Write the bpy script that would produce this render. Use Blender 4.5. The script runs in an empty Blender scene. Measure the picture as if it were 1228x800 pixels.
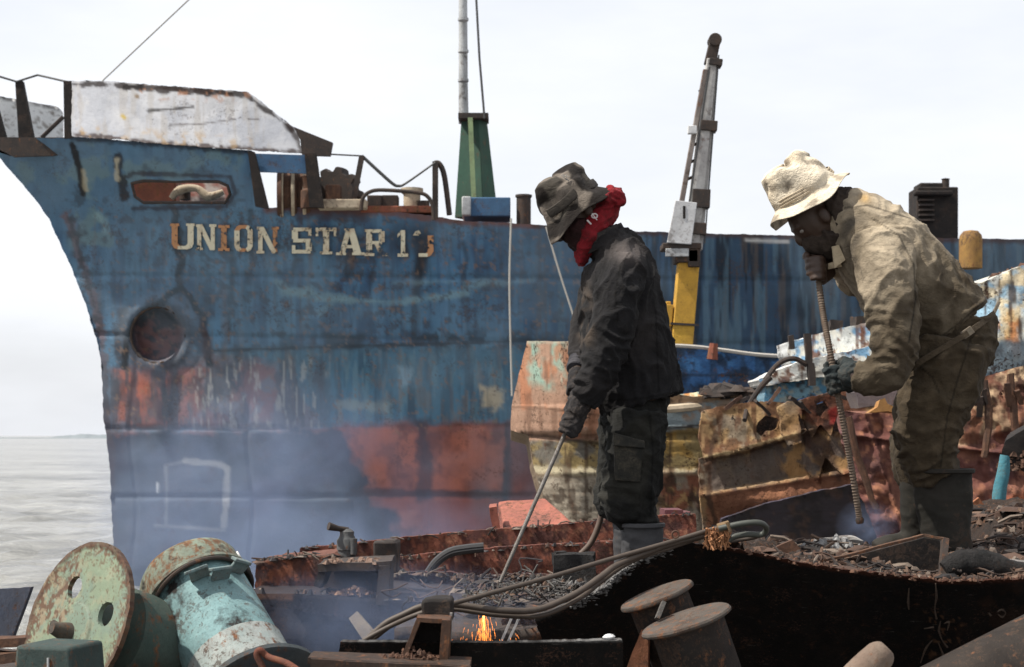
SMOKE = True
import bpy, bmesh, math, random
import numpy as np
from mathutils import Vector, Matrix, noise as mn

random.seed(7)
F, CX, CY, ZC = 2000.0, 614.0, 522.0, 3.0     # focal length and horizon in photo pixels, eye height above the water
D = bpy.data
scn = bpy.context.scene
COL = scn.collection
YDIR = Vector((0, 1, 0))

def P(px, py, Y):
    return Vector(((px - CX) / F * Y, Y, ZC - (py - CY) / F * Y))

# ---------------------------------------------------------------- noise
_rng = np.random.RandomState(5)
_perm = _rng.permutation(256)
_tab = _rng.rand(256)

def vnoise(x, y, seed=0):
    xi = np.floor(x).astype(int); yi = np.floor(y).astype(int)
    fx = x - xi; fy = y - yi
    fx = fx * fx * (3 - 2 * fx); fy = fy * fy * (3 - 2 * fy)
    def h(a, b):
        return _tab[(_perm[(_perm[(a + seed * 17) & 255] + b) & 255] + seed) & 255]
    return ((h(xi, yi) * (1 - fx) + h(xi + 1, yi) * fx) * (1 - fy)
            + (h(xi, yi + 1) * (1 - fx) + h(xi + 1, yi + 1) * fx) * fy)

def fbm(x, y, seed=0, octv=4):
    s = 0; a = .5; t = 0
    for o in range(octv):
        s = s + a * vnoise(x, y, seed + o * 3); t += a
        x = x * 2.03 + 7.1; y = y * 2.03 + 3.7; a *= .55
    return s / t

def sstep(a, b, x):
    t = np.clip((x - a) / (b - a), 0, 1)
    return t * t * (3 - 2 * t)

def lin(c):
    c = np.asarray(c, float) / 255.0
    return np.where(c <= .04045, c / 12.92, ((c + .055) / 1.055) ** 2.4)

def S(r, g, b, k=1.0):
    return tuple(float(v) * k for v in lin((r, g, b)))

def psdf(poly, X, Y):
    d = np.full(X.shape, 1e9); ins = np.zeros(X.shape, bool)
    n = len(poly)
    for i in range(n):
        ax, ay = poly[i]; bx, by = poly[(i + 1) % n]
        ex, ey = bx - ax, by - ay
        L = ex * ex + ey * ey + 1e-9
        t = np.clip(((X - ax) * ex + (Y - ay) * ey) / L, 0, 1)
        d = np.minimum(d, (X - ax - t * ex) ** 2 + (Y - ay - t * ey) ** 2)
        if ay != by:
            c = ((ay > Y) != (by > Y)) & (X < (bx - ax) * (Y - ay) / (by - ay) + ax)
            ins ^= c
    d = np.sqrt(d)
    return np.where(ins, -d, d)

def ldist(pts, X, Y):
    d = np.full(X.shape, 1e9)
    for (ax, ay), (bx, by) in zip(pts[:-1], pts[1:]):
        ex, ey = bx - ax, by - ay
        L = ex * ex + ey * ey + 1e-9
        t = np.clip(((X - ax) * ex + (Y - ay) * ey) / L, 0, 1)
        d = np.minimum(d, np.hypot(X - ax - t * ex, Y - ay - t * ey))
    return d

class Canvas:
    """paint, rust and stains of one plate, per vertex"""
    def __init__(s, X, Y, gain=1.0):
        s.X, s.Y, s.g = X, Y, gain
        s.c = np.zeros(X.shape + (3,)); s.seed = 0
    def col(s, c): return lin(c) * s.g
    def mix(s, m, c):
        m = np.clip(m, 0, 1)[..., None]
        s.c = s.c * (1 - m) + s.col(c) * m
        return s
    def fill(s, c): s.c[:] = s.col(c); return s
    def n(s, sx, sy=None, octv=4):
        s.seed += 11
        return fbm(s.X / sx, s.Y / (sy or sx), s.seed, octv)
    def region(s, poly, feather=3, warp=6, ws=14):
        if poly is None: return np.ones(s.X.shape)
        d = psdf(poly, s.X, s.Y) + warp * 2 * (s.n(ws) - .5)
        return 1 - sstep(-feather, feather, d)
    def poly(s, poly, c, a=1, feather=3, warp=6, ws=14):
        return s.mix(a * s.region(poly, feather, warp, ws), c)
    def blot(s, c, sc, th, soft=.08, a=1, poly=None, sy=None, feather=8, warp=8):
        m = sstep(th - soft, th + soft, s.n(sc, sy))
        return s.mix(a * m * s.region(poly, feather, warp), c)
    def streak(s, c, sx, sy, th, soft=.08, a=1, poly=None):
        return s.blot(c, sx, th, soft, a, poly, sy)
    def line(s, pts, w, c, a=1, warp=2, ws=9, feather=1.5):
        d = ldist(pts, s.X, s.Y) + warp * 2 * (s.n(ws) - .5)
        return s.mix(a * (1 - sstep(w / 2 - feather, w / 2 + feather, d)), c)

# ---------------------------------------------------------------- objects
BASE = {}
def link(o, parent=None, loc=None):
    COL.objects.link(o)
    if parent is not None:
        o.parent = parent; BASE[o.name] = BASE[parent.name]
    else:
        b = Vector(loc) if loc is not None else Vector((0, 0, 0))
        BASE[o.name] = b; o.location = b
    return o

def tag(o, label=None, cat=None, group=None, kind=None):
    if label: o['label'] = label
    if cat: o['category'] = cat
    if group: o['group'] = group
    if kind: o['kind'] = kind
    return o

def thing(name, label, cat, loc, group=None):
    o = D.objects.new(name, None); link(o, None, loc)
    o.empty_display_size = .2
    return tag(o, label, cat, group)

def mesh_np(name, V, quads, mat, parent=None, loc=None, col=None, smooth=True, tris=None):
    """quads (n,4) and tris (m,3) int arrays"""
    me = D.meshes.new(name)
    if parent is not None: b = BASE[parent.name]
    else: b = Vector(loc) if loc is not None else Vector((0, 0, 0))
    V = np.asarray(V, float) - np.array(b)
    nq = 0 if quads is None else len(quads); nt = 0 if tris is None else len(tris)
    me.vertices.add(len(V)); me.vertices.foreach_set('co', V.astype(np.float32).ravel())
    li = []
    if nq: li.append(np.asarray(quads).ravel())
    if nt: li.append(np.asarray(tris).ravel())
    li = np.concatenate(li).astype(np.int32)
    me.loops.add(len(li)); me.loops.foreach_set('vertex_index', li)
    me.polygons.add(nq + nt)
    st = np.concatenate([np.arange(nq) * 4, nq * 4 + np.arange(nt) * 3]).astype(np.int32)
    me.polygons.foreach_set('loop_start', st)
    me.polygons.foreach_set('use_smooth', np.full(nq + nt, smooth))
    me.update(calc_edges=True); me.validate()
    if col is not None:
        at = me.color_attributes.new('Col', 'FLOAT_COLOR', 'POINT')
        c4 = np.ones((len(V), 4), np.float32); c4[:, :3] = col
        at.data.foreach_set('color', c4.ravel())
    if mat: me.materials.append(mat)
    o = D.objects.new(name, me)
    return link(o, parent, loc)

def sheet(name, poly, Yf, mat, paint, parent=None, res=3.0, holes=(), jag=1.2, js=9., depth=.05,
          dent=.006, ds=45., disp=None, backm=None, loc=None, gain=1.0, drop=0., seed=0, xoff=0., mapf=None, boff=None):
    """a plate or hull side: outline given in photo pixels at the depth Yf, dented, ragged and with a real thickness"""
    pa = np.array(poly, float)
    x0, y0 = pa.min(0) - 2 * res; x1, y1 = pa.max(0) + 2 * res
    X, Y = np.meshgrid(np.arange(x0, x1 + res, res), np.arange(y0, y1 + res, res))
    sd = psdf(poly, X, Y)
    for h in holes: sd = np.maximum(sd, -psdf(h, X, Y))
    sd = sd + jag * 2 * (fbm(X / js, Y / js, 41 + seed, 3) - .5)
    gy, gx = np.gradient(sd, res); gl = np.hypot(gx, gy) + 1e-6
    near = np.abs(sd) < .62 * res
    X = np.where(near, X - gx / gl * sd, X); Y = np.where(near, Y - gy / gl * sd, Y)
    sd = np.where(near, 0, sd)
    pos = (sd > 1e-6).astype(int)
    cnt4 = pos[:-1, :-1] + pos[1:, :-1] + pos[:-1, 1:] + pos[1:, 1:]
    ctr = (sd[:-1, :-1] + sd[1:, :-1] + sd[:-1, 1:] + sd[1:, 1:]) / 4
    keep = (cnt4 == 0) & (ctr < -1e-6)
    part = (cnt4 == 1) & (ctr < res)
    cv = Canvas(X, Y, gain); cv.seed = seed
    paint(cv)
    D_ = (Yf(X, Y) if callable(Yf) else np.full(X.shape, float(Yf)))
    D_ = D_ + dent * 2 * (fbm(X / ds, Y / ds, 77 + seed, 3) - .5)
    if disp is not None: D_ = D_ + disp(X, Y)
    V = np.stack([(X - CX) / F * D_, D_, ZC - (Y - CY) / F * D_], -1).reshape(-1, 3)
    if mapf is not None: V = mapf(X, Y, (0 if disp is None else disp(X, Y)) + dent * 2 * (fbm(X / ds, Y / ds, 77 + seed, 3) - .5)).reshape(-1, 3)
    colr = cv.c.reshape(-1, 3)
    ny, nx = X.shape
    id_ = np.arange(ny * nx).reshape(ny, nx)
    q4 = np.stack([id_[:-1, :-1], id_[1:, :-1], id_[1:, 1:], id_[:-1, 1:]], -1)
    q = q4[keep]
    tq = q4[part]; bad = pos.ravel()[tq].argmax(1)
    t3 = tq[np.arange(len(tq))[:, None], (bad[:, None] + np.array([1, 2, 3])) % 4]
    used, inv = np.unique(np.concatenate([q.ravel(), t3.ravel()]), return_inverse=True)
    nq_ = q.size; t3 = inv[nq_:].reshape(-1, 3); q = inv[:nq_].reshape(-1, 4); V = V[used]; colr = colr[used]; pxs = X.ravel()[used]
    n = len(V)
    if backm is not None: B = backm(V, pxs)
    elif boff is not None: B = V + np.array(boff)
    else: B = V + np.array([xoff, depth, -drop])
    e = np.concatenate([q[:, [0, 1]], q[:, [1, 2]], q[:, [2, 3]], q[:, [3, 0]], t3[:, [0, 1]], t3[:, [1, 2]], t3[:, [2, 0]]])
    key = np.sort(e, 1); key = key[:, 0] * n + key[:, 1]
    u, idx, cnt = np.unique(key, return_index=True, return_counts=True)
    be = e[idx[cnt == 1]]
    m = len(be)
    sv = np.concatenate([V[be[:, 0]], V[be[:, 1]], B[be[:, 0]], B[be[:, 1]]])
    sc = np.concatenate([colr[be[:, 0]], colr[be[:, 1]]] * 2)
    if depth > .2 and backm is None: sc = np.full_like(sc, 0) + colr.mean(0)
    o0 = 2 * n; k = np.arange(m)
    sq = np.stack([o0 + m + k, o0 + k, o0 + 2 * m + k, o0 + 3 * m + k], -1)
    VV = np.concatenate([V, B, sv]); CC = np.concatenate([colr, colr, sc])
    Q = np.concatenate([q, q[:, ::-1] + n, sq])
    return mesh_np(name, VV, Q, mat, parent, loc, CC, tris=np.concatenate([t3, t3[:, ::-1] + n]))

class MB:
    def __init__(s): s.v = []; s.f = []; s.c = []
    def add(s, vs, fs, col=(1, 1, 1)):
        o = len(s.v); s.v += [tuple(v) for v in vs]; s.c += [col] * len(vs)
        s.f += [tuple(i + o for i in f) for f in fs]
        return s
    def hexa(s, a, b, col=(1, 1, 1)):
        """a, b: two quads of four points, joined"""
        return s.add(list(a) + list(b), [(3, 2, 1, 0), (4, 5, 6, 7), (0, 1, 5, 4), (1, 2, 6, 5), (2, 3, 7, 6), (3, 0, 4, 7)], col)
    def box(s, c, sx, sy, sz, rot=None, col=(1, 1, 1)):
        R = rot or Matrix.Identity(3); c = Vector(c)
        p = lambda x, y, z: c + R @ Vector((x * sx / 2, y * sy / 2, z * sz / 2))
        return s.hexa([p(-1, -1, -1), p(1, -1, -1), p(1, 1, -1), p(-1, 1, -1)], [p(-1, -1, 1), p(1, -1, 1), p(1, 1, 1), p(-1, 1, 1)], col)
    def bar(s, a, b, w, h, up=YDIR, col=(1, 1, 1), w2=None, h2=None):
        a = Vector(a); b = Vector(b); t = (b - a).normalized()
        u = t.cross(up)
        if u.length < 1e-3: u = t.cross(Vector((0, 0, 1)))
        u.normalize(); v = u.cross(t)
        w2 = w if w2 is None else w2; h2 = h if h2 is None else h2
        r = lambda c, w, h: [c - u * w / 2 - v * h / 2, c + u * w / 2 - v * h / 2, c + u * w / 2 + v * h / 2, c - u * w / 2 + v * h / 2]
        return s.hexa(r(a, w, h), r(b, w2, h2), col)
    def tube(s, pts, r, n=8, caps=True, smooth=0, col=(1, 1, 1)):
        pts = [Vector(p) for p in pts]
        rr = list(r) if hasattr(r, '__len__') else [r] * len(pts)
        if smooth: pts, rr = crom(pts, rr, smooth)
        vs = []; fs = []
        u = None
        for i, p in enumerate(pts):
            t = (pts[min(i + 1, len(pts) - 1)] - pts[max(i - 1, 0)])
            t = t.normalized() if t.length > 1e-9 else Vector((0, 0, 1))
            if u is None:
                u = t.cross(Vector((0.13, 0.97, 0.2))).normalized()
            else:
                u = (u - t * u.dot(t)).normalized()
            w = t.cross(u)
            for k in range(n):
                a = 2 * math.pi * k / n
                vs.append(p + (u * math.cos(a) + w * math.sin(a)) * rr[i])
        for i in range(len(pts) - 1):
            for k in range(n):
                k2 = (k + 1) % n
                fs.append((i * n + k, i * n + k2, (i + 1) * n + k2, (i + 1) * n + k))
        if caps:
            fs.append(tuple(range(n))[::-1]); fs.append(tuple((len(pts) - 1) * n + k for k in range(n)))
        return s.add(vs, fs, col)
    def lathe(s, c, axis, prof, n=32, wob=None, col=(1, 1, 1), cap0=True, cap1=True, ref=None):
        """prof: list of (radius, height along the axis)"""
        c = Vector(c); ax = Vector(axis).normalized()
        u = ax.cross(ref or YDIR)
        if u.length < .1: u = ax.cross(Vector((1, 0, 0)))
        u.normalize(); w = ax.cross(u)
        vs = []; fs = []
        for i, (r, h) in enumerate(prof):
            for k in range(n):
                a = 2 * math.pi * k / n
                rr, hh = (r, h) if wob is None else wob(r, h, a, i)
                vs.append(c + ax * hh + (u * math.cos(a) + w * math.sin(a)) * rr)
        for i in range(len(prof) - 1):
            for k in range(n):
                k2 = (k + 1) % n
                fs.append((i * n + k, i * n + k2, (i + 1) * n + k2, (i + 1) * n + k))
        if cap0: fs.append(tuple(range(n))[::-1])
        if cap1: fs.append(tuple((len(prof) - 1) * n + k for k in range(n)))
        return s.add(vs, fs, col)
    def chip(s, c, r, col=(1, 1, 1), flat=.5, rng=random):
        """a small angular lump"""
        vs = []
        ph = rng.random() * 6.28
        for k in range(5):
            a = ph + k * 1.2566
            vs.append((c[0] + math.cos(a) * r * rng.uniform(.6, 1.2), c[1] + math.sin(a) * r * rng.uniform(.6, 1.2), c[2] - r * flat * rng.uniform(.2, .6)))
        for k in range(4):
            a = ph + .5 + k * 1.5708
            vs.append((c[0] + math.cos(a) * r * rng.uniform(.2, .7), c[1] + math.sin(a) * r * rng.uniform(.2, .7), c[2] + r * flat * rng.uniform(.3, 1.1)))
        fs = [(5, 6, 7, 8), (4, 3, 2, 1, 0), (0, 1, 5), (1, 6, 5), (1, 2, 6), (2, 7, 6), (2, 3, 7), (3, 8, 7), (3, 4, 8), (4, 0, 5), (4, 5, 8)]
        return s.add(vs, fs, col)
    def build(s, name, mat, parent=None, loc=None, smooth=True, bevel=0, angle=40, jit=0, sub=0):
        me = D.meshes.new(name)
        b = BASE[parent.name] if parent is not None else (Vector(loc) if loc is not None else Vector((0, 0, 0)))
        me.from_pydata([Vector(v) - b for v in s.v], [], s.f)
        at = me.color_attributes.new('Col', 'FLOAT_COLOR', 'POINT')
        c4 = np.ones((len(s.v), 4), np.float32); c4[:, :3] = np.array(s.c)
        at.data.foreach_set('color', c4.ravel())
        bm = bmesh.new(); bm.from_mesh(me)
        bmesh.ops.recalc_face_normals(bm, faces=bm.faces)
        if sub:
            bmesh.ops.subdivide_edges(bm, edges=bm.edges, cuts=sub, use_grid_fill=True)
        if jit:
            for v in bm.verts:
                v.co += mn.noise_vector(v.co * 7.3 + Vector((3, 1, 8))) * jit + mn.noise_vector(v.co * 31.) * jit * .4
        bm.to_mesh(me); bm.free()
        me.materials.append(mat)
        if smooth:
            me.polygons.foreach_set('use_smooth', np.full(len(me.polygons), True))
            me.set_sharp_from_angle(angle=math.radians(angle))
        o = D.objects.new(name, me); link(o, parent, loc)
        if bevel:
            m = o.modifiers.new('bevel', 'BEVEL'); m.width = bevel; m.segments = 2; m.limit_method = 'ANGLE'; m.angle_limit = math.radians(35)
        return o

def crom(pts, rr, k):
    op = []; orr = []
    n = len(pts)
    for i in range(n - 1):
        p0, p1, p2, p3 = pts[max(i - 1, 0)], pts[i], pts[i + 1], pts[min(i + 2, n - 1)]
        for j in range(k):
            t = j / k
            op.append(.5 * ((2 * p1) + (p2 - p0) * t + (2 * p0 - 5 * p1 + 4 * p2 - p3) * t * t + (3 * p1 - p0 - 3 * p2 + p3) * t ** 3))
            orr.append(rr[i] * (1 - t) + rr[i + 1] * t)
    op.append(pts[-1]); orr.append(rr[-1])
    return op, orr

# ---------------------------------------------------------------- materials
class NT:
    def __init__(s, name):
        s.m = D.materials.new(name); s.m.use_nodes = True
        s.t = s.m.node_tree; s.t.nodes.clear()
        s.out = s.t.nodes.new('ShaderNodeOutputMaterial')
    def n(s, typ, ins=None, **props):
        nd = s.t.nodes.new('ShaderNode' + typ)
        for k, v in props.items(): setattr(nd, k, v)
        for k, v in (ins or {}).items():
            so = nd.inputs[k]
            if isinstance(v, bpy.types.NodeSocket): s.t.links.new(v, so)
            else: so.default_value = v
        return nd
    def noise(s, vec, scale, detail=5, rough=.6, dist=0):
        return s.n('TexNoise', {'Vector': vec, 'Scale': scale, 'Detail': detail, 'Roughness': rough, 'Distortion': dist}).outputs['Fac']
    def ramp(s, fac, a, b):
        return s.n('MapRange', {'Value': fac, 'From Min': a, 'From Max': b}, clamp=True).outputs[0]
    def mix(s, f, a, b, mode='MIX'):
        nd = s.n('Mix', None, data_type='RGBA', blend_type=mode)
        for i, v in ((0, f), (6, a), (7, b)):
            so = nd.inputs[i]
            if isinstance(v, bpy.types.NodeSocket): s.t.links.new(v, so)
            elif i == 0: so.default_value = v
            else: so.default_value = tuple(v) + (1,) if len(v) == 3 else v
        return nd.outputs[2]
    def math(s, op, a, b=0.0):
        nd = s.n('Math', None, operation=op)
        for i, v in ((0, a), (1, b)):
            if isinstance(v, bpy.types.NodeSocket): s.t.links.new(v, nd.inputs[i])
            else: nd.inputs[i].default_value = v
        return nd.outputs[0]
    def coords(s): return s.n('TexCoord').outputs['Object']
    def scaled(s, vec, sc):
        return s.n('Mapping', {'Vector': vec, 'Scale': sc}).outputs[0]
    def finish(s, col, rough, bumph=None, bstr=.4, bdist=.01, metal=0., spec=.4, **kw):
        ins = {'Base Color': col, 'Roughness': rough, 'Metallic': metal, 'Specular IOR Level': spec}
        if bumph is not None:
            ins['Normal'] = s.n('Bump', {'Height': bumph, 'Strength': bstr, 'Distance': bdist}).outputs[0]
        ins.update(kw)
        b = s.n('BsdfPrincipled', ins)
        s.t.links.new(b.outputs[0], s.out.inputs[0])
        return s.m

def mat_painted(name, rough=.75, scale=6., bump=.5, bdist=.012, spec=.3, rust=.25, vary=.35, flake=.7):
    """colour from the plate's own paint layer, broken up by fine grime, rust specks and runs"""
    t = NT(name); co = t.coords()
    col = t.n('VertexColor', layer_name='Col').outputs[0]
    n1 = t.noise(co, scale, 8, .65); n2 = t.noise(co, scale * 5, 6, .7)
    st = t.noise(t.scaled(co, (scale * 2.2, scale * 2.2, scale * .22)), 1., 6, .65)
    k = t.math('ADD', t.math('MULTIPLY', n1, vary), t.math('ADD', t.math('MULTIPLY', n2, vary), t.math('MULTIPLY', st, vary)))
    k = t.math('ADD', k, 1 - 1.5 * vary)
    col = t.mix(1.0, col, t.n('CombineColor', {0: k, 1: k, 2: k}).outputs[0], 'MULTIPLY')
    rm = t.math('MULTIPLY', t.ramp(t.math('ADD', t.math('MULTIPLY', n2, .5), t.math('MULTIPLY', st, .5)), .56, .68), rust)
    col = t.mix(rm, col, (.085, .038, .02))
    # sharp flaked spots, gathered in patches, and fine scratches
    n4 = t.noise(co, scale * 13, 9, .75, .4); n5 = t.noise(co, scale * .9, 4, .6)
    fl = t.ramp(t.math('ADD', t.math('MULTIPLY', n4, .62), t.math('MULTIPLY', n5, .38)), .565, .585)
    col = t.mix(t.math('MULTIPLY', fl, flake), col, (.060, .032, .022))
    pit = t.ramp(t.noise(co, scale * 30, 4, .7), .60, .66)
    col = t.mix(t.math('MULTIPLY', pit, flake * .6), col, (.03, .024, .022))
    sc_ = t.ramp(t.noise(t.scaled(co, (scale * 2, scale * 2, scale * 26)), 1., 4, .7), .66, .70)
    col = t.mix(t.math('MULTIPLY', sc_, flake * .35), col, (.26, .24, .22))
    h = t.math('SUBTRACT', t.math('ADD', n1, t.math('MULTIPLY', n2, .45)), t.math('MULTIPLY', t.math('ADD', fl, pit), .22))
    r = t.math('ADD', t.math('MULTIPLY', n2, .3), rough - .15)
    return t.finish(col, r, h, bump, bdist, spec=spec)

def mat_weather(name, c1, c2, rust=.5, scale=5., rough=.75, bump=.5, bdist=.01, metal=0., rc=((.10, .038, .018), (.21, .095, .045)), spec=.16, soot=0.):
    t = NT(name); co = t.coords()
    n1 = t.noise(co, scale, 7, .6); n2 = t.noise(t.scaled(co, (1.3, 1.3, .8)), scale * 2.1, 9, .72); n3 = t.noise(co, scale * 9, 6, .7)
    st = t.noise(t.scaled(co, (scale * 4, scale * 4, scale * .4)), 1., 5, .6)
    col = t.mix(t.ramp(n1, .35, .65), c1, c2)
    rcol = t.mix(t.ramp(n3, .3, .7), rc[0], rc[1])
    s = t.math('ADD', t.math('MULTIPLY', n2, .7), t.math('MULTIPLY', st, .3))
    th = .70 - .34 * rust
    col = t.mix(t.ramp(s, th - .03, th + .05), col, rcol)
    if soot: col = t.mix(t.ramp(n1, .62 - soot * .3, .72 - soot * .3), col, (.012, .011, .011))
    k = t.math('ADD', t.math('MULTIPLY', n3, .5), .75)
    col = t.mix(1., col, t.n('CombineColor', {0: k, 1: k, 2: k}).outputs[0], 'MULTIPLY')
    n4 = t.noise(co, scale * 5.5, 9, .76, .4); n5 = t.noise(co, scale * .6, 4, .6)
    fl = t.ramp(t.math('ADD', t.math('MULTIPLY', n4, .6), t.math('MULTIPLY', n5, .4)), .56, .58)
    fr = t.ramp(t.math('ADD', t.math('MULTIPLY', n4, .6), t.math('MULTIPLY', n5, .4)), .535, .56)
    w_ = min(1., .35 + rust)
    col = t.mix(t.math('MULTIPLY', fr, .35 * w_), col, (.16, .10, .065))
    col = t.mix(t.math('MULTIPLY', fl, .85 * w_), col, (.045, .026, .019))
    gr = t.ramp(t.noise(co, scale * .8, 6, .7, .6), .40, .70)
    col = t.mix(t.math('MULTIPLY', gr, .38), col, (.035, .03, .027))
    pit = t.ramp(t.noise(co, scale * 16, 4, .7), .60, .66)
    col = t.mix(t.math('MULTIPLY', pit, .4), col, (.03, .024, .022))
    h = t.math('SUBTRACT', t.math('ADD', n2, t.math('MULTIPLY', n3, .4)), t.math('MULTIPLY', t.math('ADD', fl, pit), .25))
    return t.finish(col, t.math('ADD', t.math('MULTIPLY', n3, .35), rough - .17), h, bump, bdist, metal, spec)

def mat_cloth(name, c1, c2, dirt=None, scale=9., rough=.95, vcol=False, weave=900., bump=.35, spec=.15):
    t = NT(name); co = t.coords()
    n1 = t.noise(co, scale, 6, .6); n2 = t.noise(co, scale * 7, 5, .65)
    if vcol:
        col = t.n('VertexColor', layer_name='Col').outputs[0]
        k = t.math('ADD', t.math('MULTIPLY', n1, .5), t.math('ADD', t.math('MULTIPLY', n2, .4), .55))
        col = t.mix(1., col, t.n('CombineColor', {0: k, 1: k, 2: k}).outputs[0], 'MULTIPLY')
    else:
        col = t.mix(t.ramp(n1, .35, .65), c1, c2)
    if dirt: col = t.mix(t.math('MULTIPLY', t.ramp(t.math('ADD', t.math('MULTIPLY', n1, .5), t.math('MULTIPLY', n2, .5)), .5, .64), .75), col, dirt)
    cr = t.math('ABSOLUTE', t.math('SUBTRACT', t.noise(t.scaled(co, (1, 1, 1.5)), 26., 4, .55, 1.0), .5))
    cr2 = t.math('ABSOLUTE', t.math('SUBTRACT', t.noise(co, 60., 3, .55, .8), .5))
    h = t.math('SUBTRACT', t.math('ADD', t.math('MULTIPLY', n2, .35), t.math('MULTIPLY', t.noise(co, weave * .3, 2, .5), .18)), t.math('ADD', t.math('MULTIPLY', cr, 1.6), t.math('MULTIPLY', cr2, .7)))
    gm = t.ramp(t.noise(co, 70., 5, .7), .52, .66)
    col = t.mix(t.math('MULTIPLY', gm, .35), col, t.mix(.75, col, (.02, .016, .012)))
    return t.finish(col, rough, h, bump * 1.5, .007, spec=spec, **{'Sheen Weight': .02, 'Sheen Roughness': .6})

def mat_plain(name, col, rough=.6, metal=0., spec=.4, scale=30., bump=.2, vary=.4):
    t = NT(name); co = t.coords()
    n1 = t.noise(co, scale, 6, .65)
    k = t.math('ADD', t.math('MULTIPLY', n1, vary * 2), 1 - vary)
    c = t.mix(1., col, t.n('CombineColor', {0: k, 1: k, 2: k}).outputs[0], 'MULTIPLY')
    return t.finish(c, rough, n1, bump, .004, metal, spec)

def mat_emit(name, col, strength):
    t = NT(name)
    e = t.n('Emission', {'Color': tuple(col) + (1,), 'Strength': strength})
    t.t.links.new(e.outputs[0], t.out.inputs[0]); return t.m

def mat_smoke(name, col, dens, scale, th, soft, center, radii, aniso=.2):
    """smoke thinning towards the edge of its cloud, broken by wisps"""
    t = NT(name); co = t.coords()
    n = t.noise(co, scale, 5, .62, 1.2)
    v = t.n('VectorMath', {0: co, 1: tuple(1 / r for r in radii)}, operation='MULTIPLY').outputs[0]
    L = t.n('VectorMath', {0: v}, operation='LENGTH').outputs[1]
    fall = t.ramp(L, 1., .15)
    d = t.math('MULTIPLY', t.math('MULTIPLY', t.ramp(n, th, th + soft), fall), dens)
    p = t.n('VolumePrincipled', {'Color': tuple(col) + (1,), 'Density': d, 'Anisotropy': aniso})
    t.t.links.new(p.outputs[0], t.out.inputs['Volume'])
    return t.m
# ================================================================ world, sun, camera
SUN_EL, SUN_AZ = math.radians(56), math.radians(11)          # azimuth: turned from -X towards the camera
sdir = Vector((-math.cos(SUN_EL) * math.cos(SUN_AZ), -math.cos(SUN_EL) * math.sin(SUN_AZ), math.sin(SUN_EL)))
w = D.worlds.new('World'); scn.world = w; w.use_nodes = True
wt = w.node_tree; wt.nodes.clear()
def wn(typ, **p):
    nd = wt.nodes.new('ShaderNode' + typ)
    for k, v in p.items(): setattr(nd, k, v)
    return nd
sky = wn('TexSky', sky_type='NISHITA', sun_disc=False, sun_elevation=SUN_EL, altitude=0, air_density=1.0, dust_density=4.0, ozone_density=1.0)
sky.sun_rotation = math.atan2(sdir.x, sdir.y)
tc = wn('TexCoord'); mp = wn('Mapping'); mp.inputs['Scale'].default_value = (1.2, 1.2, 4.0)
wt.links.new(tc.outputs['Generated'], mp.inputs[0])
cn = wn('TexNoise'); cn.inputs['Scale'].default_value = 1.6; cn.inputs['Detail'].default_value = 6; cn.inputs['Roughness'].default_value = .55
wt.links.new(mp.outputs[0], cn.inputs['Vector'])
cr = wn('MapRange', clamp=True); cr.inputs['From Min'].default_value = .38; cr.inputs['From Max'].default_value = .62
cr.inputs['To Min'].default_value = .74; cr.inputs['To Max'].default_value = .97
wt.links.new(cn.outputs['Fac'], cr.inputs['Value'])
cm = wn('Mix', data_type='RGBA'); wt.links.new(cr.outputs[0], cm.inputs[0])
wt.links.new(sky.outputs[0], cm.inputs[6]); cm.inputs[7].default_value = (7.6, 7.78, 8.15, 1)      # thin white overcast veil
bg = wn('Background'); bg.inputs['Strength'].default_value = .1
wt.links.new(cm.outputs[2], bg.inputs['Color'])
wo = wn('OutputWorld'); wt.links.new(bg.outputs[0], wo.inputs['Surface'])

sl = D.lights.new('sun', 'SUN'); sl.energy = 5.0; sl.angle = math.radians(.6); sl.color = (1, .95, .86)
so = D.objects.new('sun', sl); COL.objects.link(so)
so.rotation_euler = sdir.to_track_quat('Z', 'Y').to_euler(); so.location = (0, 0, 60)

cam = D.cameras.new('camera'); co_ = D.objects.new('camera', cam); COL.objects.link(co_)
cam.sensor_width = 36; cam.lens = 36 * F / 1228; cam.shift_y = (CY - 400) / 1228
cam.clip_start = .1; cam.clip_end = 20000
co_.location = (0, 0, ZC); co_.rotation_euler = (math.pi / 2, 0, 0)
cam.dof.use_dof = True; cam.dof.focus_distance = 6.4; cam.dof.aperture_fstop = 9
scn.camera = co_
vs = scn.view_settings
vs.view_transform = 'Standard'; vs.look = 'None'; vs.gamma = 1; vs.use_curve_mapping = False; vs.exposure = .46
scn.cycles.volume_bounces = 1; scn.cycles.max_bounces = 6; scn.cycles.volume_step_rate = 2.0; scn.cycles.volume_max_steps = 96

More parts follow.
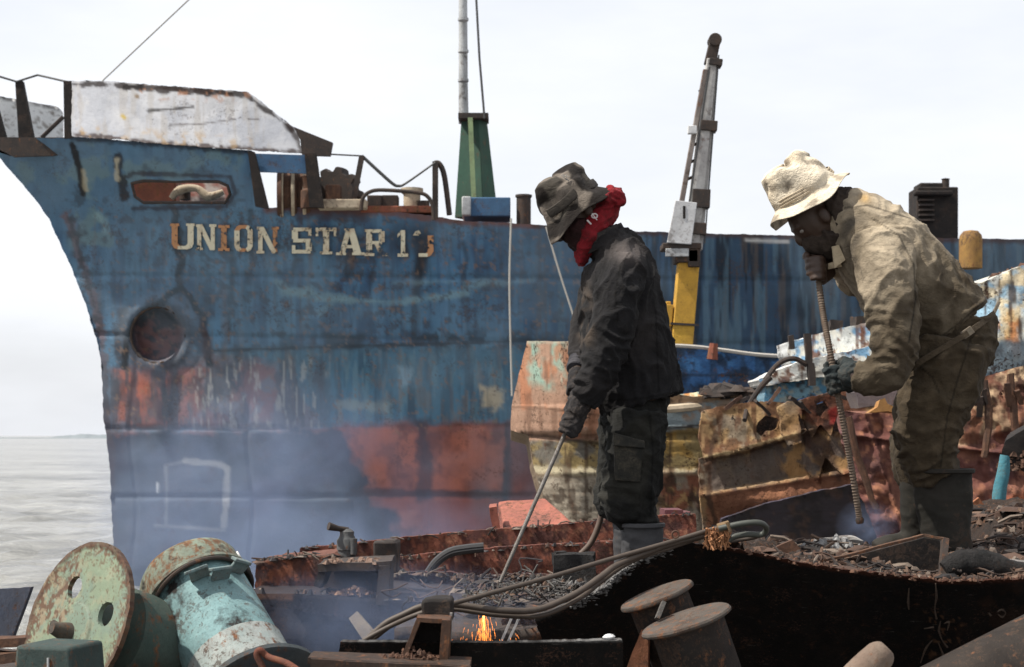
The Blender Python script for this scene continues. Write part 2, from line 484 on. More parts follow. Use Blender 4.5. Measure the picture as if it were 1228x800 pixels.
# ================================================================ water and far shore
def build_water():
    t = NT('silty_water'); co = t.coords()
    a = t.noise(t.scaled(co, (.22, .8, 1)), 1., 7, .62, .3); b = t.noise(t.scaled(co, (1.1, 3.2, 1)), 1., 6, .65)
    c = t.noise(t.scaled(co, (.02, .07, 1)), 1., 3, .5)
    col = t.mix(t.ramp(t.math('ADD', t.math('MULTIPLY', c, .4), t.math('MULTIPLY', a, .6)), .38, .62), (.12, .12, .115), (.30, .30, .285))
    m = t.finish(col, .22, t.math('ADD', a, t.math('MULTIPLY', b, .35)), 1.0, .45, spec=.22)
    ys = np.concatenate([np.linspace(-60, 12, 19), np.geomspace(14, 9000, 620)])
    ts = np.linspace(-1, 1, 331)
    Yg, Tg = np.meshgrid(ys, ts, indexing='ij')
    Xg = Tg * (60 + .95 * np.abs(Yg))
    amp = .20 * np.exp(-np.maximum(Yg - 30, 0) / 130)
    Z = 1.6 * amp * (1.2 * (fbm(Xg / 4.6, Yg / 1.9, 3, 4) - .5) + .9 * (1 - np.abs(2 * fbm(Xg / 3.0, Yg / 1.3, 13, 4) - 1)) ** 3)
    V = np.stack([Xg, Yg, Z], -1).reshape(-1, 3)
    i = np.arange(V.shape[0]).reshape(Yg.shape)
    Q = np.stack([i[:-1, :-1], i[:-1, 1:], i[1:, 1:], i[1:, :-1]], -1).reshape(-1, 4)
    o = mesh_np('water', V, Q, m); tag(o, kind='structure')
    # low far shore
    m2 = mat_plain('far_shore_green', (.16, .18, .19), .95, scale=.02)
    xs = np.linspace(-470, -300, 120); n = len(xs)
    h = 1.0 + 9 * (fbm(xs / 14, xs * 0 + 1, 5, 4) - .3) * np.clip((xs + 440) / 50, 0, 1); h = np.maximum(h, .2)
    V = np.concatenate([np.stack([xs, np.full(n, 1500), np.full(n, -1)], -1), np.stack([xs, np.full(n, 1515), h], -1),
                        np.stack([xs, np.full(n, 1560), h * .8], -1), np.stack([xs, np.full(n, 1580), np.full(n, -1)], -1)])
    k = np.arange(n - 1)
    Q = np.concatenate([np.stack([r * n + k, r * n + k + 1, (r + 1) * n + k + 1, (r + 1) * n + k], -1) for r in range(3)])
    o = mesh_np('far_shore', V, Q, m2); tag(o, kind='structure')
build_water()

# ================================================================ shared materials
M = {}
M['plate'] = mat_painted('ship_plate_paint', .75, 1.6, .5, .03, rust=.3, vary=.30, flake=.42)
M['scrap'] = mat_painted('scrap_plate', .88, 9., .9, .012, rust=.6, vary=.5, spec=.2, flake=.8)
M['scrapfar'] = mat_painted('wreck_plate', .92, 3.2, .8, .03, rust=.6, vary=.45, spec=.12, flake=.85)
M['rust'] = mat_weather('rusty_iron', (.10, .05, .032), (.06, .037, .028), .55, 7, rc=((.075, .036, .022), (.15, .078, .048)))
M['darkiron'] = mat_weather('sooty_iron', (.035, .031, .03), (.06, .045, .038), .3, 6)
M['soot'] = mat_weather('burnt_iron', (.012, .011, .011), (.022, .017, .015), .15, 9, rc=((.03, .015, .01), (.07, .03, .018)))
M['white'] = mat_weather('chalky_white_paint', (.62, .62, .62), (.52, .52, .53), .12, 2.2)
M['greypaint'] = mat_weather('pale_grey_paint', (.45, .46, .46), (.36, .37, .38), .22, 2.5)
M['green'] = mat_weather('mast_green_paint', (.028, .066, .048), (.04, .085, .06), .22, 1.5)
M['navy'] = mat_weather('blue_paint', (.045, .095, .18), (.06, .13, .22), .2, 1.5)
M['cream'] = mat_weather('cream_paint', (.50, .42, .31), (.36, .28, .2), .25, 3)
M['yellow'] = mat_weather('crane_yellow_paint', (.52, .30, .045), (.45, .25, .04), .12, 2.5)
M['redrust'] = mat_weather('red_rust_paint', (.24, .075, .045), (.17, .06, .04), .5, 3)
M['rope'] = mat_plain('grey_rope', (.34, .32, .29), .95, scale=60)
M['wire'] = mat_plain('dark_wire', (.05, .05, .05), .6)

# ================================================================ the blue ship
_sy = np.array([100, 155, 190, 235, 265, 320, 365, 410, 440, 500, 520, 560, 680, 800], float)
_sx = np.array([-95, -38, 0, 40, 60, 85, 103, 117, 122, 124, 127, 132, 137, 142], float)
def stem(py): return np.interp(py, _sy, _sx)
def Yc(px): return 31 + (px + 60) * .0025
def hb(px, py):
    d = np.maximum(px - stem(py), 0)
    return 3.8 * (1 - np.exp(-d / (250 + np.maximum(py - 250, 0) * .75)))
def Yship(px, py): return Yc(px) - hb(px, py) - .0
def pxy_plate(px, py):
    """seams and buckled plating of the old hull"""
    g = np.zeros(px.shape)
    for k, (a, b) in enumerate(((400, 418), (515, 508), (596, 594), (330, 338))):
        ln = a + (b - a) * px / 1228
        g += .035 * np.exp(-((py - ln) / 3.0) ** 2)
    for x in (160, 300, 420, 510, 610, 740, 870, 960, 1060, 1160):
        g += .02 * np.exp(-((px - x - 4 * np.sin(py / 30)) / 2.5) ** 2)
    g += .10 * (fbm(px / 70, py / 55, 9, 3) - .5)
    r = np.hypot(px - 188, (py - 402) * .95)
    g += .30 * (1 - sstep(24, 33, r)) - .06 * np.exp(-((r - 38) / 7) ** 2)
    return g

def paint_hull(c):
    c.fill((60, 94, 122))
    c.blot((80, 114, 138), 90, .5, .12, .8)
    c.blot((44, 68, 94), 60, .56, .08, .75)
    c.streak((46, 68, 96), 9, 90, .56, .07, .55)
    c.streak((78, 116, 146), 12, 110, .62, .06, .5)
    # paler weathered bow
    c.poly([(20, 170), (300, 185), (300, 240), (190, 262), (100, 300), (60, 260)], (66, 98, 122), .8, 18, 16, 30)
    c.blot((96, 118, 116), 26, .57, .06, .6, [(0, 165), (300, 180), (250, 250), (110, 330), (40, 240)])
    c.blot((30, 34, 40), 16, .68, .05, .6, [(60, 180), (320, 200), (300, 330), (110, 330)])
    # lower teal strip
    c.poly([(250, 421), (640, 409), (700, 409), (700, 508), (380, 510), (330, 470)], (62, 100, 122), .85, 6, 6)
    c.streak((40, 52, 66), 7, 60, .57, .07, .5, [(250, 420), (660, 410), (660, 510), (300, 512)])
    c.streak((100, 126, 136), 6, 45, .62, .06, .4, [(250, 420), (660, 410), (660, 510), (300, 512)])
    c.streak((120, 98, 76), 8, 40, .66, .05, .35, [(250, 420), (660, 410), (660, 510), (300, 512)])
    c.poly([(576, 462), (606, 470), (604, 492), (580, 488)], (176, 160, 130), .75, 4, 7, 8)
    c.poly([(478, 440), (494, 444), (490, 464), (480, 462)], (150, 178, 196), .5, 4, 5, 8)
    c.poly([(400, 480), (470, 482), (465, 494), (402, 490)], (140, 146, 138), .45, 4, 5, 8)
    # rusty red patch under the anchor pipe
    c.poly([(132, 440), (250, 424), (330, 436), (392, 512), (330, 522), (132, 516)], (98, 92, 100), .95, 6, 10, 16)
    c.poly([(138, 442), (236, 440), (246, 474), (226, 512), (142, 506)], (138, 76, 58), .9, 5, 10, 16)
    c.blot((118, 66, 54), 14, .5, .08, .8, [(235, 430), (330, 436), (340, 500), (230, 515)])
    c.streak((60, 58, 66), 7, 38, .54, .06, .8, [(132, 440), (392, 430), (392, 520), (132, 520)])
    c.blot((46, 44, 50), 14, .57, .06, .65, [(126, 430), (300, 425), (300, 470), (126, 530)], sy=26)
    c.streak((40, 44, 54), 6, 70, .62, .05, .30, [(100, 300), (640, 270), (640, 505), (130, 505)])
    c.streak((94, 74, 60), 5, 60, .68, .04, .3, [(100, 260), (640, 270), (640, 505), (130, 505)])
    c.streak((170, 168, 160), 4, 30, .66, .05, .55, [(235, 430), (392, 430), (392, 515), (230, 515)])
    # boot topping: red to the right, dark burnt plating under the smoke
    c.poly([(128, 520), (400, 514), (640, 508), (1300, 500), (1300, 800), (100, 800)], (118, 70, 60), 1, 3, 3)
    c.blot((142, 86, 72), 40, .5, .1, .8, [(400, 510), (1240, 500), (1240, 700), (430, 700)])
    c.blot((92, 54, 50), 22, .56, .06, .7, [(400, 510), (1240, 500), (1240, 760), (400, 760)])
    c.streak((84, 52, 48), 8, 60, .6, .06, .5, [(400, 510), (1240, 500), (1240, 760), (400, 760)])
    c.blot((150, 88, 70), 30, .46, .1, .8, [(404, 514), (600, 512), (600, 590), (440, 596)])
    c.poly([(100, 519), (398, 513), (420, 540), (440, 590), (480, 610), (470, 660), (640, 670), (640, 800), (100, 800)], (40, 41, 52), .97, 5, 14, 18)
    c.poly([(440, 585), (510, 590), (500, 612), (446, 606)], (122, 70, 62), .8, 5, 10, 14)
    c.poly([(505, 598), (640, 598), (640, 650), (500, 650)], (118, 66, 58), .9, 5, 9, 14)
    c.poly([(420, 585), (640, 590), (640, 598), (420, 596)], (58, 46, 52), .8, 2, 3)
    c.poly([(498, 505), (512, 505), (520, 600), (500, 600)], (54, 46, 54), .75, 4, 7)
    c.poly([(606, 505), (616, 505), (612, 606), (602, 606)], (48, 42, 50), .85, 2, 4)
    c.poly([(610, 505), (660, 505), (660, 640), (610, 640)], (96, 52, 50), .55, 4, 4)
    c.blot((58, 46, 50), 14, .6, .06, .45, [(130, 520), (400, 520), (400, 700), (135, 700)])
    # pale painted frame mark low on the bow
    pm = (188, 184, 178)
    c.line([(222, 553), (262, 556), (272, 562), (273, 572), (269, 630)], 7.5, pm, .48, 2.5)
    c.line([(186, 630), (270, 636)], 3.5, pm, .30, 1)
    c.line([(199, 560), (200, 588), (199, 628)], 3.5, pm, .25, 1.5); c.line([(199, 558), (224, 553)], 3.5, pm, .25, 1.5)
    c.line([(189, 580), (189, 590)], 3, (220, 220, 220), .8, .5)
    # seam with soot
    c.line([(250, 421), (400, 416), (640, 409), (1240, 404)], 4, (26, 28, 34), .9, 2)
    c.poly([(388, 398), (440, 402), (436, 416), (392, 418)], (24, 28, 36), .85, 5, 6)
    c.poly([(340, 405), (352, 398), (354, 418), (338, 420)], (24, 28, 36), .6, 4, 4)
    c.blot((28, 34, 44), 14, .55, .06, .75, [(440, 398), (700, 396), (700, 416), (440, 418)])
    # anchor pipe, its halo and cracks
    r = np.hypot(c.X - 190, c.Y - 402) + 8 * (c.n(14) - .5)
    c.mix(.5 * (1 - sstep(44, 62, r)), (92, 106, 122)); c.mix(.85 * (1 - sstep(34, 46, r + 14 * (c.n(8) - .5))), (46, 40, 44))
    c.blot((48, 52, 64), 12, .5, .07, .7, [(140, 370), (246, 366), (250, 440), (140, 442)])
    c.line([(205, 246), (212, 258), (209, 266), (217, 280), (212, 298), (219, 312), (213, 330), (217, 346), (203, 352), (188, 368), (172, 374), (160, 390), (152, 406), (149, 440)], 8.5, (18, 17, 20), .95, 1.8, 6)
    c.line([(217, 346), (228, 356), (236, 372), (245, 380), (243, 394), (249, 410), (250, 432)], 7.5, (20, 18, 22), .95, 1.8, 6)
    c.poly([(240, 384), (250, 396), (256, 428), (244, 432)], (64, 44, 44), .8, 4, 4, 7)
    c.poly([(142, 372), (154, 368), (152, 398), (142, 420)], (44, 40, 46), .75, 4, 4, 7)
    c.line([(150, 374), (140, 400), (142, 428)], 6, (44, 40, 44), .7, 5)
    c.mix(1 - sstep(25, 33, r), (92, 58, 52))
    c.mix((1 - sstep(27, 31, r)) * sstep(.48, .6, c.n(9)), (44, 34, 36))
    c.line([(172, 384), (182, 374), (196, 372), (208, 382)], 6, (14, 14, 18), .8, 2)
    d = c.n(7)
    c.line([(251, 436), (252, 437)], 7, (8, 8, 10), .95, .5)
    # runs below the name, dirty vertical marks
    for x, a, b, w_ in ((498, 288, 410, 8), (503, 290, 350, 10), (508, 285, 325, 12), (226, 240, 300, 5), (446, 300, 350, 4), (352, 300, 340, 4), (276, 290, 410, 5), (420, 288, 330, 10), (556, 290, 360, 4), (742, 300, 420, 5), (690, 300, 420, 6), (300, 300, 340, 4)):
        c.line([(x, a), (x + 4, a * .7 + b * .3), (x - 1, a * .4 + b * .6), (x - 2, b)], w_ * 1.1, (32, 34, 40), .62, 2.6, 14, 3)
    for x, a, b in ((262, 222, 300), (268, 300, 430), (372, 300, 330), (420, 300, 318), (505, 300, 320)):
        c.line([(x, a), (x + 2, b)], 5, (96, 70, 48), .45, 4, 14, 3)
    # scrapes along the side
    for pts, w_, a in (([(330, 338), (350, 350), (420, 356)], 8, .4), ([(380, 360), (480, 362), (560, 352)], 6, .45), ([(385, 374), (400, 360)], 9, .3), ([(470, 340), (600, 336)], 4, .3), ([(560, 344), (640, 336)], 5, .35), ([(118, 258), (128, 276)], 9, .5), ([(340, 352), (372, 348)], 10, .35)):
        c.line(pts, w_, (128, 156, 160), a, 5, 10, 3)
    # rusty edge of the stem
    c.line([(80, 258), (93, 300), (109, 350), (121, 400), (124, 440)], 9, (92, 60, 54), .75, 6, 7, 3)
    c.blot((34, 30, 32), 8, .55, .05, .8, [(76, 250), (96, 262), (128, 400), (130, 450), (118, 440)])
    c.line([(84, 262), (100, 320), (114, 370)], 3, (40, 30, 30), .8, 4, 8)
    c.line([(124, 440), (126, 500), (132, 540), (137, 680)], 10, (58, 44, 44), .85, 4)
    # darker, streaked after body
    c.poly([(640, 255), (1300, 255), (1300, 420), (640, 420)], (42, 66, 92), .6, 30, 20, 40)
    c.poly([(815, 268), (1300, 268), (1300, 430), (815, 430)], (34, 52, 70), .72, 20, 10, 30)
    c.streak((18, 26, 36), 8, 130, .50, .05, .8, [(700, 270), (1300, 270), (1300, 430), (700, 430)])
    c.streak((70, 62, 58), 5, 90, .62, .04, .6, [(640, 270), (1300, 270), (1300, 420), (640, 420)])
    c.streak((72, 96, 112), 7, 100, .61, .05, .6, [(640, 270), (1300, 270), (1300, 430), (640, 430)])
    c.blot((52, 50, 56), 8, .62, .04, .6, [(120, 250), (700, 250), (700, 420), (130, 420)])
    c.blot((112, 88, 70), 5, .7, .03, .6, [(120, 250), (700, 250), (700, 520), (130, 520)])
    c.blot((100, 118, 132), 110, .48, .14, .36)
    c.poly([(470, 268), (520, 266), (520, 300), (470, 300)], (36, 40, 50), .4, 8, 6)
    # rust line along the deck edge
    c.line([(320, 250), (400, 252), (470, 255), (560, 266), (640, 270)], 8, (104, 66, 52), .75, 4, 8, 3)
    c.line([(640, 270), (760, 279), (1228, 289)], 6, (66, 46, 42), .8, 3, 8, 3)
    c.line([(895, 288), (945, 290)], 4, (170, 168, 166), .8, 1)
    c.poly([(330, 246), (440, 250), (438, 266), (360, 262)], (64, 44, 42), .6, 5, 6, 9)
    # bulwark
    c.line([(88, 166), (130, 168), (190, 173), (300, 182)], 7, (30, 30, 38), .8, 4, 6, 3)
    c.line([(86, 172), (94, 196), (100, 232)], 7, (22, 20, 22), .95, 3)
    c.line([(100, 205), (103, 228)], 6, (166, 156, 130), .6, 2, 6)
    c.line([(142, 190), (143, 210), (148, 222), (150, 236)], 11, (30, 26, 26), .85, 5)
    c.line([(140, 192), (140, 214)], 6, (170, 162, 140), .7, 3)
    c.line([(150, 214), (160, 208), (276, 212), (282, 232), (270, 248), (160, 250)], 5, (42, 34, 38), .7, 3)

def mirror_hull(V, pxs):
    B = V.copy(); B[:, 1] = 2 * Yc(pxs) - V[:, 1] + .02
    return B

stem_pts = [(float(stem(y)), float(y)) for y in (780, 680, 620, 560, 520, 500, 440, 410, 365, 320, 290, 265, 250)]
ship = thing('cargo_ship', 'large rusty blue steel ship with UNION STAR lettered in cream on its bow', 'ship', (0, 30, 0))
sheet('hull', [(52, 250), (110, 252), (320, 250), (385, 247), (470, 253), (560, 265), (640, 269), (760, 277), (1000, 284), (1330, 288), (1330, 780)] + stem_pts,
      Yship, M['plate'], paint_hull, ship, res=2.2, jag=1.2, dent=0, disp=pxy_plate, backm=mirror_hull, gain=1.08)
chock = [(158, 220), (172, 217), (262, 218), (273, 223), (276, 233), (270, 243), (172, 243), (162, 236)]
sheet('bulwark', [(-72, 165), (60, 166), (88, 165), (120, 166), (190, 172), (303, 181), (304, 200), (322, 254), (110, 256), (54, 255), (39, 235), (0, 190), (-40, 157)],
      lambda x, y: Yship(x, y) - .006, M['plate'], paint_hull, ship, res=2., jag=1.0, js=7, dent=0, disp=pxy_plate, depth=.06, holes=[chock], gain=1.08)
# far bulwark, its inside seen over the bow and through the openings
def stbd(px, py): return 2 * Yc(px) - Yship(px, py) - .35
def paint_inner(c):
    c.fill((150, 92, 76)); c.blot((196, 186, 172), 14, .52, .05, .8); c.blot((60, 44, 44), 12, .6, .05, .9)
sheet('bulwark', [(60, 178), (300, 206), (300, 256), (90, 246), (70, 215)], stbd, M['plate'], paint_inner, ship, res=4, depth=.05)
def paint_white(c):
    c.fill((196, 196, 199)); c.blot((178, 180, 187), 30, .5, .1, .8); c.streak((176, 170, 164), 7, 60, .6, .06, .5)
    c.line([(88, 101), (150, 102), (295, 113), (350, 155)], 5, (40, 30, 28), .9, 5, 12)
    c.line([(150, 104), (168, 105)], 6, (26, 20, 20), .9, 3); c.line([(192, 106), (250, 110)], 9, (40, 26, 22), .9, 5, 8)
    c.line([(260, 110), (276, 112)], 5, (40, 26, 22), .9, 2)
    c.blot((170, 120, 88), 8, .62, .05, .7, [(140, 100), (300, 110), (300, 124), (140, 116)])
    c.line([(178, 133), (205, 131), (232, 128)], 2.4, (44, 40, 38), .85, 1.5, 12, 1)
    c.line([(204, 150), (240, 149), (282, 143)], 2.2, (80, 74, 72), .75, 1.5, 12, 1); c.line([(298, 143), (310, 143)], 2, (80, 74, 72), .8, 1)
    c.line([(164, 115), (165, 116)], 5, (120, 90, 40), .8, 1); c.line([(147, 139), (149, 141)], 5, (190, 160, 40), .8, 1)
    c.line([(88, 162), (130, 165), (200, 173), (300, 180), (360, 182)], 5, (66, 46, 40), .85, 5, 7)
    c.blot((190, 160, 120), 10, .6, .05, .6, [(88, 150), (300, 168), (300, 182), (88, 166)])
    c.line([(345, 150), (358, 168), (362, 184)], 5, (50, 38, 36), .8, 3)
def Ypan(px, py): return Yship(px, np.full(np.shape(px), 168.)) - .03
wp = sheet('breakwater_panel', [(86, 97), (128, 97), (200, 103), (297, 110), (330, 135), (354, 154), (364, 184), (300, 180), (240, 176), (190, 172), (140, 167), (86, 164)],
      Ypan, M['plate'], paint_white, ship, res=2, jag=1.3, js=6, depth=.05, dent=.02)
sheet('breakwater_panel', [(-62, 108), (0, 115), (68, 128), (75, 134), (75, 166), (-50, 166)], lambda x, y: 31.8 + x * .004, M['plate'],
      lambda c: (c.fill((214, 214, 212)), c.line([(-60, 110), (0, 117), (70, 130)], 4, (50, 40, 40), .8, 3), c.blot((120, 110, 100), 8, .68, .04, .7)), ship, res=3, jag=1, depth=.05)
b = MB()
Yb = 29.9
def flat(poly, Y, t, mb, col=(1, 1, 1)):
    """a straight cut plate or bracket of thickness t"""
    n = len(poly); a = [P(x, y, Y) for x, y in poly]; bb = [p + Vector((0, t, 0)) for p in a]
    return mb.add(a + bb, [tuple(range(n))[::-1], tuple(range(n, 2 * n))] + [(i, (i + 1) % n, (i + 1) % n + n, i + n) for i in range(n)], col)
def iron(name, polys, mat, parent, t=.12, Y=None, bevel=0, **kw):
    for poly, Yv in polys:
        b = MB(); flat(poly, Yv, t, b); b.build(name, mat, parent, bevel=bevel, **kw)
iron('bracket', [([(76, 97), (89, 97), (89, 166), (77, 166)], 30.0), ([(297, 181), (305, 182), (322, 250), (306, 247)], 28.75),
                 ([(365, 184), (379, 184), (388, 249), (371, 248)], 28.75), ([(18, 97), (27, 97), (40, 165), (22, 165)], 31.0), ([(-14, 118), (-6, 118), (7, 165), (-4, 165)], 31.2)], M['soot'], ship)
iron('rim_plate', [([(-62, 164), (86, 165), (88, 170), (80, 186), (16, 188), (0, 181), (-40, 160)], 30.35)], M['darkiron'], ship, .08)
iron('end_plate', [([(352, 152), (399, 171), (396, 187), (362, 186), (360, 168)], 28.95)], M['darkiron'], ship, .1)
iron('strip_plate', [([(302, 184), (368, 186), (369, 208), (306, 206)], 28.9)], M['navy'], ship, .05)
# tall green mast house with the white pole
def taper(x0, x1, y0, X0, X1, y1, Y, dy0, dy1, mb, ang=.35):
    def quad(xa, xb, y, dd):
        a = P(xa, y, Y); b_ = P(xb, y, Y); m_ = (a + b_) / 2; h = (b_ - a).length / 2 / (math.cos(ang) + abs(math.sin(ang)) * .8)
        R = Matrix.Rotation(ang, 3, 'Z')
        return [m_ + R @ Vector((sx * h, sy * h * .8, 0)) for sx, sy in ((-1, -1), (1, -1), (1, 1), (-1, 1))]
    mb.hexa(quad(X0, X1, y1, 0), quad(x0, x1, y0, 0))
mast = MB(); taper(553, 584, 140, 545, 598, 262, 32, .6, .9, mast, -.55); mh = mast.build('mast_house', M['green'], ship, bevel=.02)
b = MB(); b.bar(P(564, 142, 31.55), P(569, 258, 31.22), .09, .1); b.build('corner_strip', mat_weather('pale_green_paint', (.20, .27, .14), (.15, .2, .11), .3), mh)
b = MB(); b.bar(P(550, 142, 31.9), P(586, 142, 31.9), .1, .6); b.build('top_plate', M['darkiron'], mh)
b = MB(); b.tube([P(556, 148, 32.1), P(555.5, 100, 32.1), P(555, -60, 32.1)], [.1, .09, .08], 10)
for y in (22, 60, 95): b.tube([P(555.5, y, 31.9), P(555.5, y + 3, 31.9)], .105, 10)
b.build('mast_pole', M['greypaint'], ship)
b = MB(); b.tube([P(581, 142, 31.6), P(575, 70, 31.6), P(569, -40, 31.6)], .022, 6); b.build('mast_stay', M['wire'], ship)
b = MB(); b.tube([P(100, 122, 31), P(125, 95, 31), P(226, 0, 31), P(290, -60, 31)], .014, 6); b.build('rigging_wire', M['rope'], ship)
b = MB(); b.tube([P(-40, 84, 31), P(0, 92, 31), P(20, 98, 31), P(45, 90, 31), P(80, 98, 30.5)], .02, 6); b.build('rigging_wire', M['wire'], ship)
b = MB(); b.tube([P(50, 165, 31.4), P(76, 140, 31.4)], .04, 6); b.build('brace', M['darkiron'], ship)
b = MB(); b.box(P(584, 252, 30.2), .85, .9, .34); b.build('deck_box', M['navy'], ship, bevel=.02)
b = MB(); b.box(P(560, 251, 30.1), .16, .92, .34); b.build('locker', M['greypaint'], ship, bevel=.02)
b = MB(); b.lathe(P(628, 274, 29.9), (0, 0, 1), [(.13, 0), (.13, .55), (.15, .56), (.15, .6), (.11, .6)], 16); b.build('vent_pipe', M['darkiron'], ship)
# rails on the forecastle
b = MB(); b.bar(P(434, 187, 29.2), P(422, 250, 29.2), .09, .09); b.build('rail_post', M['darkiron'], ship)
b = MB(); b.bar(P(522, 194, 29.3), P(522, 262, 29.3), .1, .1); b.build('rail_post', M['darkiron'], ship)
b = MB(); b.tube([P(521, 196, 29.4), P(527, 197, 29.4), P(533, 212, 29.4), P(539, 258, 29.4)], .05, 8, smooth=5); b.build('rail_post', M['darkiron'], ship)
b = MB(); b.tube([P(395, 185, 29.2), P(434, 187, 29.2)], .014, 6); b.tube([P(434, 187, 29.2), P(468, 218, 29.2), P(478, 223, 29.2), P(488, 219, 29.2), P(522, 195, 29.2)], [.03, .03, .025, .02, .016], 6, smooth=5); b.build('rail_wire', M['wire'], ship)
b = MB(); b.tube([P(433, 252, 29.0), P(435, 238, 29.0), P(444, 230, 29.0), P(460, 228, 29.0), P(500, 231, 29.0), P(513, 236, 29.0), P(519, 248, 29.0), P(520, 264, 29.0)], .035, 8, smooth=4); b.build('hoop_rail', M['darkiron'], ship)
# windlass and mooring gear on the forecastle deck
wl = thing('windlass', None, None, (0, 0, 0)) if False else None
b = MB(); b.lathe(P(352, 232, 29.6), (1, .1, 0), [(.42, -.28), (.46, -.2), (.36, -.17), (.36, -.05), (.44, -.04), (.44, .06), (.36, .07), (.36, .2), (.46, .22), (.46, .3)], 24); wd = b.build('windlass_drum', M['rust'], ship)
for k in (-.2, 0, .2):
    b = MB(); b.lathe(P(352, 232, 29.6) + Vector((k, 0, 0)), (1, .1, 0), [(.455, -.03), (.465, 0), (.455, .03)], 24); b.build('drum_band', M['cream'], wd)
def cog(r, h, a, i):
    return (r * (1 + .10 * (1 if math.sin(a * 9) > 0 else -1) * (r > .3)), h)
b = MB(); b.lathe(P(404, 232, 29.7), (0.25, 1, 0), [(.1, -.2), (.40, -.2), (.42, -.1), (.42, .1), (.4, .2), (.1, .2)], 54, cog); b.build('chain_wheel', M['darkiron'], ship)
b = MB(); b.lathe(P(372, 250, 29.2), (0, 0, 1), [(.17, 0), (.17, .3), (.13, .34), (.15, .5), (.17, .55), (.1, .58)], 18); b.build('mooring_bitt', M['rust'], ship)
b = MB(); b.box(P(412, 247, 29.3), .85, .6, .16); b.build('windlass_bed', M['cream'], ship, bevel=.02)
b = MB(); b.box(P(400, 234, 29.25), .26, .3, .34); b.build('gear_case', M['rust'], ship, bevel=.03)
b = MB(); b.lathe(P(494, 262, 29.6), (0, 0, 1), [(.15, 0), (.15, .42), (.2, .46), (.2, .53), (.1, .54)], 18); b.build('mooring_bitt', M['cream'], ship)
for x_, y_, bx_ in ((450, 246, (.26, .4, .3)), (468, 244, (.3, .3, .26)), (508, 250, (.2, .3, .25))):
    b = MB(); b.box(P(x_, y_, 29.6), *bx_); b.build('fairlead', M['darkiron'], ship, bevel=.02)
b = MB(); b.box(P(478, 253, 29.5), 1.3, .5, .12); b.build('gear_bed', M['redrust'], ship, bevel=.02)
b = MB(); b.box(P(186, 231, 30.9), .85, .4, .5); b.build('gear_bed', M['redrust'], ship, bevel=.03)
b = MB(); b.tube([P(205, 238, 30.1), P(216, 228, 30.1), P(236, 226, 30.1), P(250, 236, 30.1), P(268, 230, 30.1)], [.05, .085, .06, .09, .05], 10, smooth=4); b.build('fairlead', M['cream'], ship)
b = MB(); b.lathe(P(222, 240, 30.3), (0, 0, 1), [(.1, 0), (.1, .2), (.14, .22), (.14, .26)], 14); b.build('mooring_bitt', M['darkiron'], ship)
# lip of the chock and of the anchor pipe
b = MB(); ring = [Vector(P(x, y, float(Yship(np.array(x), np.array(y))) - .03)) for x, y in chock + chock[:2]]
b.tube(ring, .028, 8, caps=False); b.build('chock_rim', M['darkiron'], ship)
ring = []
for k in range(41):
    a = k * math.pi / 20; x, y = 190 + 33 * math.cos(a), 402 + 34 * math.sin(a)
    ring.append(P(x, y, float(Yship(np.array(x), np.array(y))) - .0))
b = MB(); b.tube(ring, [.026 + .014 * math.sin(3 * k) for k in range(41)], 8, caps=False); b.build('anchor_pipe_rim', M['darkiron'], ship)
# after deckhouse bits on the skyline
b = MB(); b.box(P(1119, 262, 36), .88, .8, 1.25); b.box(P(1113, 226, 36), .5, .6, .16); b.bar(P(1096, 232, 35.5), P(1142, 232, 35.5), .1, .2); stk = b.build('exhaust_stack', M['soot'], ship, bevel=.03)
for k_ in range(5):
    b = MB(); b.bar(P(1102, 240 + k_ * 6, 35.55), P(1120, 240 + k_ * 6, 35.55), .04, .1); b.build('louvre', M['darkiron'], stk)
b = MB(); b.lathe(P(1134, 222, 36), (0, 0, 1), [(.08, -.1), (.08, .12), (.1, .13)], 14); b.lathe(P(1134, 222, 36), (0, 0, 1), [(.1, .13), (.02, .15)], 14); b.build('exhaust_pipe', M['darkiron'], stk)
b = MB(); b.lathe(P(1164, 322, 29.4), (0, 0, 1), [(.2, 0), (.2, .5), (.19, .58), (.13, .655), (.05, .67)], 20); b.build('ventilator', mat_weather('ochre_paint', (.30, .17, .05), (.22, .12, .045), .35), ship)
